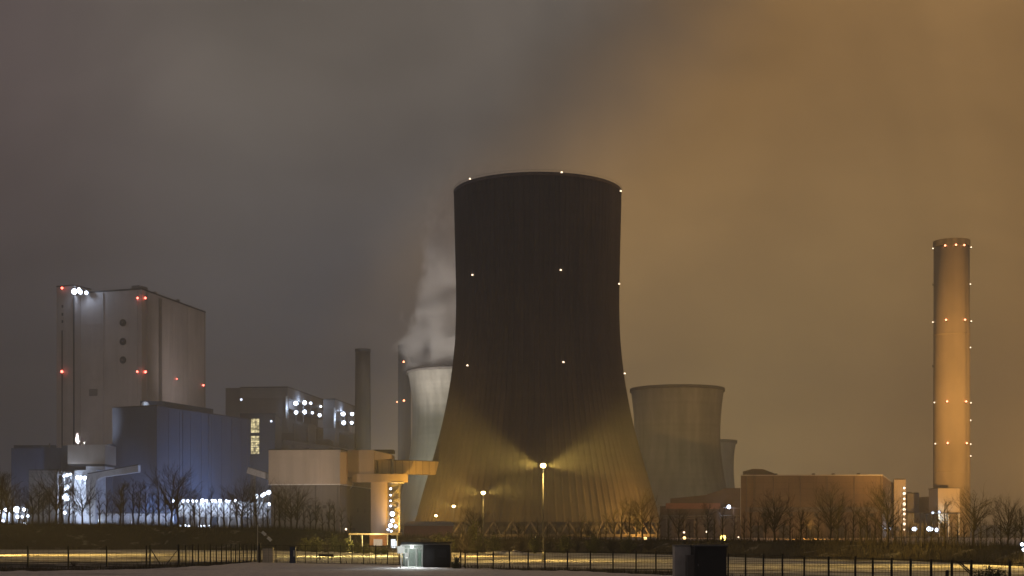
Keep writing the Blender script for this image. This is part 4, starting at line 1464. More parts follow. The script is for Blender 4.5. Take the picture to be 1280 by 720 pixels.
lamp('SPOT', W(360, 600, 700), 5.0e4, (1.0, 0.80, 0.66), 1.0, aim=W(385, 585, 760), angle=75, blend=1.0)
lamp('POINT', W(510, 655, 735), 9e3, (1.0, 0.48, 0.09), 0.6)
lamp('SPOT', W(520, 650, 700), 2.8e4, (1.0, 0.48, 0.09), 0.6, aim=W(480, 585, 770), angle=70, blend=1.0)
lamp('POINT', W(1010, 655, 600), 4.2e4, (1.0, 0.42, 0.06), 0.6)
lamp('POINT', W(1080, 655, 610), 1.3e4, (1.0, 0.40, 0.06), 0.6)
lamp('POINT', W(870, 655, 655), 0.25e4, (1.0, 0.40, 0.06), 0.6)
lamp('POINT', W(1128, 655, 800), 1.6e4, (1.0, 0.45, 0.07), 0.6)
lamp('SPOT', W(880, 655, 1000), 0.7e5, (1.0, 0.75, 0.3), 1.0, aim=W(850, 560, 1120), angle=80, blend=1.0)

lamp('SPOT', W(100, 552, 830), 1.3e5, (1.0, 0.84, 0.80), 1.0, aim=W(150, 450, 1005), angle=70, blend=1.0)  # added spot with no lamp body, lightens the boiler house end wall
lamp('SPOT', W(284, 545, 1010), 0.8e5, (1.0, 0.84, 0.80), 1.0, aim=W(222, 440, 1060), angle=70, blend=1.0)  # added unseen spot behind the navy hall, lightens the boiler house long side

# ------------------------------------------------------------------ gatehouse, lit shrubs behind the fence
D = 262
gh = thing('gatehouse', 'low gatehouse under a lit yellow canopy with bright white panels', 'building', (*XY(475, D), 0))
part('canopy', MB().box(XY(438, D)[0], XY(500, D)[0], D - 3, D + 5, Z(668.5, D), Z(666.5, D)), M_TAN, gh)
part('wall', MB().box(XY(462, D)[0], XY(484, D)[0], D, D + 4.5, 0, Z(668.5, D) - 0.003), M_BRICK, gh)
part('window', MB().box(XY(467, D)[0], XY(478, D)[0], D - 0.12, D - 0.01, Z(682, D), Z(674, D)), glow('gate_window', (1, .75, .5), 0.5), gh)
for xx in (440, 455, 486, 498):
    part('canopy_post', MB().box(XY(xx, D)[0] - 0.08, XY(xx, D)[0] + 0.08, D - 2.8, D - 2.64, 0, Z(668.5, D) - 0.003), M_GALV, gh)
for (xa, xb, ya, yb) in ((489.5, 495, 674, 689), (495.5, 497.5, 676, 684)):
    part('lit_panel', MB().box(XY(xa, D)[0], XY(xb, D)[0], D - 1.2, D - 1.0, Z(yb, D), Z(ya, D)), G_SIGN, gh)
lamp('POINT', W(470, 671, D - 4), 450, (1.0, 0.72, 0.3), 0.3)
lamp('POINT', W(450, 672, D - 8), 1300, (1.0, 0.74, 0.25), 0.3)
lamp('POINT', W(405, 672, 215), 3000, (1.0, 0.74, 0.22), 0.3)
lamp('POINT', W(470, 676, 215), 2600, (1.0, 0.78, 0.25), 0.3)
lamp('POINT', W(530, 672, 236), 3500, SODIUM, 0.3)
lamp('POINT', W(590, 674, 215), 2600, SODIUM, 0.3)

# ------------------------------------------------------------------ trees
def bare_tree(h, spread, seed, nb=26, fork=False, lean=0.0):
    r = random.Random(seed)
    tr, cr = MB(), MB()
    segs = 7
    pts = [Vector((0, 0, -0.2))]
    for k in range(1, segs + 1):
        s = k / segs
        pts.append(Vector((lean * h * s * s + r.uniform(-1, 1) * 0.012 * h, r.uniform(-1, 1) * 0.012 * h, h * 0.86 * s)))
    rad = lambda s: 0.022 * h * (1 - s) ** 0.8 + 0.014
    for k in range(segs):
        tr.tube(pts[k], pts[k + 1], rad(k / segs), rad((k + 1) / segs), 7, caps=False)

    def onpt(s):
        q = min(max(s, 0), 0.999) * segs
        k = int(q)
        return pts[k].lerp(pts[k + 1], q - k)

    def branch(p, d, ln, r0, depth):
        q = p.copy()
        dd = d.copy()
        n = 3
        kids = []
        for k in range(n):
            dd = (dd + Vector((r.uniform(-1, 1), r.uniform(-1, 1), r.uniform(-0.25, 0.7))) * 0.2).normalized()
            q2 = q + dd * (ln / n)
            ra, rb = r0 * (1 - k / n * 0.7), r0 * (1 - (k + 1) / n * 0.7)
            cr.tube(q, q2, ra, rb, 4 if depth == 0 else 3, caps=False)
            kids.append((q2.copy(), dd.copy(), k))
            q = q2
        if depth >= 2:
            return
        m = 6 if depth == 0 else 6
        for k in range(m):
            base, bd, _ = kids[r.choice((0, 1, 1, 2, 2))]
            a = r.uniform(0, 2 * PI)
            o = bd.orthogonal().normalized()
            o = (o * math.cos(a) + bd.cross(o) * math.sin(a))
            nd = (bd * 0.8 + o * r.uniform(0.35, 0.75) + Vector((0, 0, 0.18))).normalized()
            branch(base - bd * r.uniform(0, ln / n), nd, ln * r.uniform(0.38, 0.62), max(r0 * 0.36, 0.008), depth + 1)

    for k in range(nb):
        s = 0.22 + 0.78 * (k + r.random()) / nb
        p = onpt(s)
        a = r.uniform(0, 2 * PI)
        up = r.uniform(0.55, 1.1)
        d = Vector((math.cos(a), math.sin(a), up * (1.3 if spread < 0.25 else 1.0))).normalized()
        ln = h * spread * (0.55 + 0.75 * math.sin(PI * min(1, (s - 0.1) / 0.95))) * r.uniform(0.7, 1.15)
        branch(p, d, ln, 0.010 * h * (1.15 - s) + 0.012, 0)
    if fork:
        for sgn in (-1, 1):
            p = onpt(0.3)
            d = Vector((0.5 * sgn, r.uniform(-.2, .2), 1)).normalized()
            branch(p, d, h * 0.6, 0.013 * h, 0)
            branch(onpt(0.4), Vector((-0.6 * sgn, 0.2, 1)).normalized(), h * 0.5, 0.010 * h, 0)
    return tr.mesh('trunk', (0, 0, 0), M_BARK), cr.mesh('crown', (0, 0, 0), M_TWIG)


KIND = {
    'broad': [bare_tree(10, 0.34, 11, 30, True), bare_tree(10, 0.36, 12, 30, True, 0.04)],
    'upright': [bare_tree(10, 0.22, 21, 26), bare_tree(10, 0.24, 22, 26, True), bare_tree(10, 0.21, 23, 24, False, 0.05)],
    'slender': [bare_tree(10, 0.15, 31, 20), bare_tree(10, 0.14, 32, 18, False, 0.03)],
}
ORD = ['first', 'second', 'third', 'fourth', 'fifth', 'sixth', 'seventh', 'eighth', 'ninth', 'tenth', 'eleventh', 'twelfth', 'thirteenth', 'fourteenth', 'fifteenth', 'sixteenth', 'seventeenth', 'eighteenth', 'nineteenth', 'twentieth']
ZONES = [
    ('before the pump sheds', [(1, 592, 'u'), (9, 598, 'b'), (16, 606, 's'), (24, 618, 's'), (31, 622, 's'), (41, 606, 'u')]),
    ('before the brown grey block', [(48, 604, 'u'), (54, 612, 's'), (61, 602, 'u'), (70, 594, 'b')]),
    ('before the white lit conveyor tower', [(78, 606, 's'), (86, 600, 's'), (94, 618, 's'), (103, 597, 'b'), (113, 612, 's')]),
    ('before the dark end of the navy hall', [(124, 610, 's'), (133, 614, 's'), (140, 622, 's'), (151, 600, 'u'), (154, 604, 's'), (166, 602, 's'), (173, 600, 's'), (182, 598, 'u'), (191, 608, 's'), (199, 600, 's'), (207, 612, 's')]),
    ('before the lamp row of the low white hall', [(214, 586, 'b'), (222, 594, 'u'), (230, 616, 's'), (238, 624, 's'), (243, 606, 'u'), (250, 614, 's'), (257, 622, 's'), (264, 610, 's'), (272, 620, 's'), (280, 612, 's'), (287, 618, 's'),
                                                      (296, 607, 'u'), (302, 600, 'b'), (309, 616, 's'), (314, 610, 's'), (321, 604, 'u'), (329, 620, 's'), (335, 612, 's')]),
    ('before the beige topped hall', [(343, 618, 's'), (349, 612, 's'), (356, 620, 's'), (364, 606, 'b'), (371, 611, 'u'), (380, 622, 's'), (388, 628, 's'), (395, 618, 'u'), (403, 630, 's'), (411, 626, 's'), (418, 620, 's'), (427, 634, 's'), (438, 642, 's')]),
    ('at the dark middle of the huge tower foot', sorted([(578, 648, 'u'), (593, 640, 'b'), (612, 655, 's'), (640, 652, 's'), (655, 650, 's'), (672, 645, 's'), (695, 650, 's'), (711, 648, 's'), (727, 642, 's'), (742, 652, 's'), (602, 646, 's'), (622, 650, 's'), (632, 656, 's'), (648, 654, 'u'), (664, 656, 's'), (684, 650, 'u'), (703, 655, 's'), (719, 652, 's'), (735, 650, 'u'), (750, 648, 's')])),
    ('at the orange flank of the huge tower', [(757, 640, 's'), (768, 634, 'u'), (777, 624, 's'), (787, 628, 'u'), (795, 634, 's'), (803, 622, 'b'), (813, 638, 's'), (822, 632, 's')]),
    ('before the low brown shed', [(836, 642, 's'), (848, 636, 'u'), (862, 648, 's'), (871, 640, 's'), (884, 632, 'u'), (893, 642, 's'), (903, 634, 's'), (917, 640, 's')]),
    ('before the wide brown hall', [(930, 638, 's'), (939, 632, 's'), (948, 640, 's'), (957, 634, 'u'), (968.5, 613, 'b'), (979, 642, 's'), (987, 634, 's'), (1001, 636, 'u'), (1008, 644, 's'), (1023, 640, 's'), (1038, 614, 'b'),
                                         (1047, 634, 'u'), (1057, 644, 's'), (1066, 630, 's'), (1076, 636, 's'), (1084, 622, 'u'), (1093, 640, 's')]),
    ('beside the brown hall corner and stair tower', [(1102, 630, 's'), (1110, 618, 'b'), (1119, 634, 's'), (1127, 642, 's')]),
    ('before the annexe and the filter house', [(1137, 650, 's'), (1146, 644, 's'), (1155, 648, 's'), (1164, 640, 's'), (1173, 646, 's'), (1181, 622, 'u'), (1190, 644, 's'), (1197, 636, 's')]),
    ('against the open sky past the tall chimney', [(1205, 644, 's'), (1216.5, 623, 'b'), (1226, 640, 's'), (1233, 648, 's'), (1243, 644, 's'), (1251, 636, 's'), (1259.5, 622, 'b'), (1269, 640, 's'), (1277, 632, 'u')]),
]
TN = {'b': ('broad', 'broad bare tree'), 'u': ('upright', 'upright bare tree'), 's': ('slender', 'slender bare tree')}
for zone, trees in ZONES:
    cnt = {}
    tot = {}
    for _, _, k in trees:
        tot[k] = tot.get(k, 0) + 1
    for px, top, k in trees:
        i = cnt[k] = cnt.get(k, 0) + 1
        kn, desc = TN[k]
        Df, Dc, zc = bank_at(px)
        Dt = Dc + R.uniform(-1.5, 7.0)
        x, y = XY(px, Dt)
        base = zc * 0.96
        hgt = Z(top, Dt) - base
        trunk, crown = R.choice(KIND[kn])
        lab = ('%s %s from left %s' % (ORD[i - 1], desc, zone)) if tot[k] > 1 else ('only %s %s' % (desc, zone))
        t = thing('tree', lab, 'tree', (x, y, base), 'bare trees along the bank')
        t.rotation_euler = (R.gauss(0, 0.025), R.gauss(0, 0.025), R.uniform(0, 2 * PI))
        hgt *= R.uniform(0.9, 1.12)
        s = hgt / 10.0
        t.scale = (s * R.uniform(0.9, 1.1) * (1.03 if k == 'b' else 1), s * R.uniform(0.9, 1.1) * (1.03 if k == 'b' else 1), s)
        for nm, me in (('trunk', trunk), ('crown', crown)):
            o = bpy.data.objects.new(nm, me)
            COL.objects.link(o)
            o.parent = t


# ------------------------------------------------------------------ shrubs
def shrub_mesh(seed, leafy):
    r = random.Random(seed)
    mb = MB()
    lf = MB()
    for _ in range(46):
        a, e = r.uniform(0, 2 * PI), r.uniform(0.35, 1.5)
        d = Vector((math.cos(a) * math.cos(e), math.sin(a) * math.cos(e), math.sin(e)))
        ln = r.uniform(0.6, 1.05)
        p = Vector((0, 0, -0.05))
        for k in range(3):
            q = p + (d + Vector((r.uniform(-1, 1), r.uniform(-1, 1), r.uniform(-.3, .6))) * 0.25).normalized() * ln / 3
            mb.tube(p, q, 0.016 - k * 0.004, 0.012 - k * 0.004, 3, caps=False)
            for _ in range(9 if leafy else 4):
                c = p.lerp(q, r.random()) + Vector((r.gauss(0, 1), r.gauss(0, 1), r.gauss(0, 1))) * 0.07
                w_, l_ = (0.03, 0.07) if leafy else (0.006, 0.13)
                u = Vector((r.gauss(0, 1), r.gauss(0, 1), r.gauss(0, 1))).normalized()
                v = u.orthogonal().normalized()
                lf.quad(c - u * l_, c - v * w_, c + u * l_, c + v * w_)
            p = q
    return mb.mesh('stems', (0, 0, 0), M_TWIG), lf.mesh('leaves', (0, 0, 0), M_SHRUB if leafy else M_TWIG)


SHR = [shrub_mesh(1, True), shrub_mesh(2, True), shrub_mesh(3, False), shrub_mesh(4, False)]


def shrub(label, px, D, base, hw, hh, v, group=None):
    x, y = XY(px, D)
    t = thing('shrub', label, 'shrub', (x, y, base), group)
    t.scale = (hw, hw * 0.9, hh)
    t.rotation_euler = (0, 0, R.uniform(0, 6))
    for nm, me in zip(('stems', 'leaves'), SHR[v]):
        o = bpy.data.objects.new(nm, me)
        COL.objects.link(o)
        o.parent = t


n = 0
for px, D, hw, hh, v in ((372, 268, 2.2, 2.2, 2), (384, 262, 2.4, 2.6, 0), (396, 256, 2.6, 3.0, 1), (407, 252, 2.0, 2.4, 2), (416, 262, 2.6, 3.2, 0), (427, 250, 2.2, 2.6, 1), (437, 256, 2.2, 2.6, 0), (447, 246, 1.8, 2.0, 1), (456, 240, 1.6, 1.7, 0), (470, 236, 1.4, 1.3, 1), (480, 236, 1.3, 1.2, 0)):
    shrub('%s lamplit yellow green shrub from the left behind the gate fence' % ORD[n], px, D, 0.0, hw, hh, v, 'lamplit shrubs behind the gate fence')
    n += 1
n = 0
for px, D, hw, hh, v in ((548, 250, 2.4, 2.7, 1), (558, 246, 2.2, 2.6, 0), (570, 250, 2.6, 3.2, 2), (581, 242, 3.0, 4.2, 2), (590, 246, 2.8, 4.0, 0), (603, 250, 2.4, 3.0, 2), (618, 240, 2.2, 2.4, 1), (633, 252, 2.2, 2.4, 3), (652, 246, 2.4, 2.2, 2), (668, 240, 2.2, 2.0, 0), (686, 246, 2.4, 2.2, 3), (704, 240, 2.4, 2.0, 1), (722, 246, 2.2, 2.2, 2), (744, 240, 2.4, 2.0, 0), (764, 242, 2.2, 2.2, 3), (786, 240, 2.2, 1.9, 1), (812, 238, 2.4, 2.0, 2)):
    shrub('%s dark shrub from the left below the huge tower foot' % ORD[n], px, D, 0.0 if n < 6 else 0.5, hw, hh * 1.45, v, 'dark shrubs below the huge tower')
    n += 1
x, y = XY(1238, 96)
for k in range(3):
    pass
shrub('big black shrub mound at the fence near the picture corner', 1238, 96, 0.0, 1.75, 1.75, 1)
shrub('low black shrub leaning on the big shrub mound', 1226, 95, 0.0, 1.1, 1.5, 0)
shrub('round black shrub on the outer side of the big shrub mound', 1251, 95, 0.0, 1.1, 1.55, 1)
shrub('small dark weed clump at the far fence foot', 92, 158, 0.0, 0.9, 0.75, 2)
shrub('dark weedy clump standing against the cabin side', 571, 143, 0.0, 0.8, 1.6, 0)


# ------------------------------------------------------------------ fences
def fence(label, line, height, posts, bars=None, top=True, mid=False, pw=0.10, bar_r=0.012, struts=(), foot=0.0):
    """line: [(px, D)] ; posts: list of px"""
    def D_at(px):
        for (a, da), (b, db) in zip(line, line[1:]):
            if a <= px <= b:
                # straight in the world between the two ends
                A_, B_ = XY(a, da), XY(b, db)
                s = at_px(A_, B_, px)
                return A_[1] + (B_[1] - A_[1]) * s
        return line[-1][1]
    X0 = XY(*line[0])
    t = thing('fence', label, 'fence', (X0[0], X0[1], 0), 'fence sections round the plant')
    P = [(*XY(p, D_at(p)),) for p in posts]
    for q, (x, y) in enumerate(P):
        hh = height + R.uniform(-0.03, 0.06)
        tl = R.uniform(-0.03, 0.03)
        m = MB().beam((x, y, -0.2), (x + tl, y, hh), pw, pw)
        m.beam((x + tl, y, hh), (x + tl, y, hh + 0.03), pw * 1.3, pw * 1.3)
        part('post', m, M_FENCE, t)
    for nm, z in ([('top_rail', height - 0.06)] if top else []) + [('bottom_rail', 0.12 + foot)]:
        rails = MB()
        for a, b in zip(P, P[1:]):
            rails.tube((*a, z), (*b, z), 0.024, n=5)
        part(nm, rails, M_FENCE, t)
    for a, b in zip(P, P[1:]) if bars else ():
        m = MB()
        n_ = max(2, int(math.dist(a, b) / bars))
        for k in range(1, n_):
            s = k / n_
            x, y = a[0] + (b[0] - a[0]) * s, a[1] + (b[1] - a[1]) * s
            m.tube((x, y, 0.1), (x, y, height - 0.04), bar_r, n=4, caps=False)
        if bar_r < 0.02:
            for z in [0.35 + 0.3 * q for q in range(int(height / 0.3) - 1)]:
                m.tube((*a, z), (*b, z), 0.006, n=3, caps=False)
        part('mesh_panel', m, M_FENCE, t)
    for (px, dpx, h0, h1) in struts:
        x, y = XY(px, D_at(px))
        x2, y2 = XY(px + dpx, D_at(px) - 0.4)
        part('strut', MB().beam((x, y, h0), (x2, y2, h1), 0.07, 0.07), M_FENCE, t)
    return t


fence('long wire fence with sparse thin posts before the golden road', [(-40, 147), (223, 157)], 2.25, [-14, 35, 85.5, 133.5, 183, 187.5, 223], bars=0.5, top=False, pw=0.14, bar_r=0.008, struts=[(187.5, 14, 2.0, 0.1), (223, -16, 1.9, 0.1)])
fence('dense dark picket fence of close upright bars before the bank', [(224, 157), (323, 172)], 2.3, [224, 232.5, 241, 248, 256, 263, 270.5, 277, 283, 289, 294.5, 299.5, 304, 309, 314, 318.5, 323], bars=0.55, pw=0.13, bar_r=0.022)
fence('railed gate fence with thin bars before the lamplit shrubs', [(326, 171), (499, 160)], 2.2, [326, 345, 363, 381.5, 396, 410, 425.5, 440, 454.5, 469.5, 484.5, 499], bars=0.9, pw=0.09, bar_r=0.016)
fence('wire mesh fence running from the cabin to the pale kiosk', [(566, 144), (843, 131)], 1.95, [576, 581.5, 597, 616.5, 637, 660, 681, 709.5, 738, 766.5, 795, 820, 842], bars=0.28, pw=0.13, bar_r=0.010, mid=False, struts=[(576, -9, 1.5, 0.05)])
fence('tall wire fence from the dark hut to the picture corner', [(909, 119), (1300, 84)], 2.05, [910, 932, 954, 978, 1005, 1036, 1069, 1091, 1114.5, 1138, 1164, 1190, 1214, 1262, 1290], bars=0.34, pw=0.13, bar_r=0.009, struts=[(1196, 17, 2.0, 1.2), (1199, 13, 2.0, 1.4)])

# ------------------------------------------------------------------ guard cabin with lit booth
D = 146
gc = thing('guard_cabin', 'black flat roofed guard cabin with a bright greenish glass porch', 'cabin', (*XY(532, D), 0))
xa, xm, xb = XY(501, D)[0], XY(528.5, D)[0], XY(563, D)[0]
part('wall', MB().box(xm + 0.05, xb, D - 0.2, D + 2.6, 0, Z(680.2, D)), M_BLACK, gc)
part('roof', MB().box(XY(502, D)[0], XY(564.5, D)[0], D - 0.55, D + 2.9, Z(680.2, D) + 0.003, Z(677.8, D)), M_BLACK, gc)
part('porch_floor', MB().box(xa - 0.1, xm, D - 0.4, D + 2.4, 0.05, 0.22), M_WHITE, gc)
part('back_wall', MB().box(xa, xm, D + 2.3, D + 2.45, 0.22, Z(680.5, D)), plain('pale_green_board', (0.09, 0.105, 0.095)), gc)
fr = MB()
for xx in (501.5, 510.5, 520.5, 527.8):
    x = XY(xx, D)[0]
    fr.box(x - 0.05, x + 0.05, D - 0.28, D - 0.18, 0.2, Z(681, D) if xx in (501.5, 527.8) else Z(685, D))
fr.box(xa, xm, D - 0.27, D - 0.19, Z(685.2, D) - 0.04, Z(685.2, D) + 0.04)
fr.box(xa, xm, D - 0.29, D - 0.17, Z(681.6, D) - 0.05, Z(681.6, D) + 0.05)
part('porch_frame', fr, M_WHITE, gc)
gm, gnt, gb_ = new_mat('green_glass')
gb_.inputs['Base Color'].default_value = (0.45, 0.52, 0.48, 1)
gb_.inputs['Roughness'].default_value = 0.05
gb_.inputs['Alpha'].default_value = 0.3
for a, b in ((511.3, 519.8), (521.3, 527.2)):
    part('glass_pane', MB().box(XY(a, D)[0], XY(b, D)[0], D - 0.24, D - 0.21, 0.25, Z(685.6, D)), gm, gc)
part('turnstile', MB().tube((XY(506, D)[0], D + 0.8, 0.2), (XY(506, D)[0], D + 0.8, 1.3), 0.06).tube((XY(506, D)[0], D + 0.8, 1.1), (XY(509, D)[0], D + 0.6, 1.15), 0.03), M_GALV, gc)
part('cupboard', MB().box(XY(522, D)[0], XY(526.5, D)[0], D + 1.4, D + 2.2, 0.22, 1.7), plain('dark_green', (0.05, 0.12, 0.08)), gc)
lt = part('ceiling_lamp', MB().box(XY(513.5, D)[0], XY(517, D)[0], D - 0.5, D - 0.3, Z(685, D), Z(682, D)), G_WHITE, gc)
lamp('POINT', W(512, 683.5, D + 0.9), 230, (0.95, 1.0, 0.94), 0.15)
lamp('SPOT', W(515, 682.5, D - 0.75), 800, (0.9, 1.0, 0.95), 0.12, aim=(XY(508, D)[0], D - 3.5, 0), angle=140, blend=0.6)

part('door', MB().box(XY(533, D)[0], XY(543, D)[0], D - 0.26, D - 0.205, 0.08, 2.1), M_DARK, gc)
part('window', MB().box(XY(547, D)[0], XY(558, D)[0], D - 0.24, D - 0.205, 1.2, 2.0), M_DARK, gc)
part('gutter', MB().tube((XY(502, D)[0], D - 0.6, Z(680, D)), (XY(564.5, D)[0], D - 0.6, Z(680, D)), 0.05), M_STEEL, gc)
sg = thing('sign_board', 'blank white square sign on a post in the cabin porch light', 'sign', (*XY(501.5, D - 1), 0))
part('post', MB().tube((*XY(501, D - 1), 0), (*XY(501, D - 1), Z(683, D - 1)), 0.035, n=6), M_GALV, sg)
part('panel', MB().box(XY(496.8, D - 1)[0], XY(505.8, D - 1)[0], D - 1.1, D - 1.05, Z(691.8, D - 1), Z(682.8, D - 1)), M_WHITE, sg)
sg2 = thing('notice_plate', 'small white notice plate on a short post by the porch', 'sign', (*XY(508.5, D - 0.8), 0))
part('post', MB().tube((*XY(508.5, D - 0.8), 0), (*XY(508.5, D - 0.8), Z(691, D - 0.8)), 0.03, n=6), M_GALV, sg2)
part('panel', MB().box(XY(506, D - .8)[0], XY(511, D - .8)[0], D - 0.9, D - 0.86, Z(696.5, D - .8), Z(691, D - .8)), M_WHITE, sg2)
lamp('SPOT', W(503, 676, D - 4), 250, (0.95, 1, 0.95), 0.1, aim=W(503, 688, D - 1), angle=80, blend=0.8)

# gate furniture
D = 170
po = thing('lamp_post', 'thin pale post carrying two tilted small plates at the gate', 'post', (*XY(322.5, D), 0))
part('pole', MB().tube((*XY(322, D), 0), (*XY(322, D), Z(656, D)), 0.06, 0.045, n=8), M_GALV, po)
part('arm', MB().tube(W(322, 664, D), W(338, 672, D), 0.035), M_GALV, po)
for (a, b) in ((330, 667), (337, 674)):
    p = W(a, b, D)
    part('plate', MB().beam((p[0] - 0.22, p[1] - 0.1, p[2] + 0.22), (p[0] + 0.22, p[1] - 0.1, p[2] - 0.18), 0.08, 0.34), M_WHITE, po)
gpst = thing('gate_post', 'thick dark gate post where the picket fence meets the gate', 'post', (*XY(324, 169), 0))
part('shaft', MB().box(XY(323, 169)[0], XY(325.5, 169)[0], 168.9, 169.15, 0, 2.35), M_FENCE, gpst)
part('cap', MB().box(XY(322.6, 169)[0], XY(325.9, 169)[0], 168.85, 169.2, 2.353, 2.42), M_FENCE, gpst)
cbn = thing('utility_cabinet', 'brown grey utility cabinet behind the gate rails', 'cabinet', (*XY(334, 171.5), 0))
part('body', MB().box(XY(328, 172)[0], XY(341, 172)[0], 172, 172.6, 0, 1.75), M_CABINET, cbn)
part('lid', MB().box(XY(327.6, 172)[0], XY(341.4, 172)[0], 171.95, 172.65, 1.753, 1.82), M_STEEL, cbn)
bb = thing('ticket_pillar', 'dark blue upright box pillar standing in the gate fence', 'pillar box', (*XY(366, 167), 0))
part('body', MB().box(XY(362.6, 167)[0], XY(370, 167)[0], 166.7, 167.2, 0, 1.95), M_BLUEBOX, bb)
part('cap', MB().box(XY(362.2, 167)[0], XY(370.4, 167)[0], 166.65, 167.25, 1.953, 2.05), M_BLACK, bb)
part('panel', MB().box(XY(367, 167)[0], XY(369, 167)[0], 166.66, 166.69, 0.9, 1.6), M_GALV, bb)
ben = thing('barrier', 'low dark barrier bar behind the gate rails', 'barrier', (*XY(408, 190), 0))
part('bar', MB().beam(W(398, 694, 190), W(417, 694, 190), 0.15, 0.3), M_FENCE, ben)
for xx in (400, 415):
    part('post', MB().box(XY(xx, 190)[0] - 0.05, XY(xx, 190)[0] + 0.05, 189.9, 190.1, 0, 0.6), M_FENCE, ben)

# pale kiosk and dark hut at the fence
D = 101
ki = thing('kiosk', 'pale grey concrete cabinet standing at the fence beside the dark hut', 'kiosk', (*XY(855, D), 0))
part('body', MB().box(XY(843.5, D)[0], XY(866.5, D)[0], D, D + 1.4, 0, Z(683, D)), M_CABINET, ki)
part('roof', MB().box(XY(842.8, D)[0], XY(867, D)[0], D - 0.06, D + 1.46, Z(683, D) + 0.003, Z(681.2, D)), M_CONC, ki)
part('door', MB().box(XY(846, D)[0], XY(857, D)[0], D - 0.03, D - 0.003, 0.15, Z(690, D)), M_CABINET, ki)
D = 99
hu = thing('hut', 'dark flat roofed hut beside the pale concrete cabinet', 'hut', (*XY(888, D), 0))
part('wall', MB().box(XY(868, D)[0], XY(907.5, D)[0], D - 0.3, D + 2.2, 0, Z(684, D)), M_DARK, hu)
part('side_box', MB().box(XY(859, D)[0], XY(867.8, D)[0], D - 0.2, D + 1.0, 0, Z(694, D)), M_DKCONC, hu)
part('roof', MB().box(XY(867, D)[0], XY(908.5, D)[0], D - 0.45, D + 2.35, Z(684, D) + 0.003, Z(681, D)), M_DARK, hu)
part('door', MB().box(XY(872, D)[0], XY(881, D)[0], D - 0.36, D - 0.305, 0.1, Z(690, D)), M_DARK, hu)
for zz in (0.5, 1.5):
    part('hinge', MB().box(XY(871.4, D)[0], XY(872.4, D)[0], D - 0.4, D - 0.362, zz, zz + 0.14), M_STEEL, hu)
part('louvre', MB().box(XY(890, D)[0], XY(901, D)[0], D - 0.345, D - 0.303, 1.3, 2.0), M_DARK, hu)
part('roof_edge', MB().box(XY(866.6, D)[0], XY(908.9, D)[0], D - 0.5, D - 0.453, Z(682.6, D), Z(680.6, D)), M_STEEL, hu)
bd = thing('bollard', 'short black bollard behind the corner fence', 'bollard', (*XY(1184, 104), 0))
part('shaft', MB().cyl(XY(1184, 104), 0.13, 0.13, 0, 0.95, 12), M_BLACK, bd)
part('cap', MB().cyl(XY(1184, 104), 0.15, 0.1, 0.953, 1.06, 12), M_BLACK, bd)

# white lit twin floodlight at the picture edge
D = 150
fl = thing('floodlight_mast', 'white twin floodlight on a short mast at the bank end', 'lamp', (*XY(1279, D), 0))
part('mast', MB().tube((*XY(1280, D), 0), (*XY(1280, D), Z(678, D)), 0.08), M_STEEL, fl)
bulb(fl, W(1277.5, 680.5, D - 0.4), 0.16, G_COOL)
bulb(fl, W(1279.5, 687, D - 0.4), 0.15, G_COOL)

# a pale parked van-height white shed line (snow heaps) beside the road
sh_ = MB()
n, m = 60, 14
for j in range(m + 1):
    for i in range(n + 1):
        px, dd = 606 + 54 * i / n, 226 + 12 * j / m
        x, y = XY(px, dd)
        e = math.sin(PI * i / n) ** 0.5 * math.sin(PI * j / m) ** 0.7
        h = e * (0.55 + 0.55 * mnoise.noise((x * 0.5, y * 0.4, 3)) + 0.3 * mnoise.noise((x * 1.6, y * 1.4, 8)))
        sh_.v.append((x, y, max(h, 0) - 0.02))
for j in range(m):
    for i in range(n):
        a = j * (n + 1) + i
        sh_.face((a, a + 1, a + n + 2, a + n + 1), None, True)
solo('snow_heap', sh_, M_ROAD, (*XY(633, 231), 0), kind='structure')


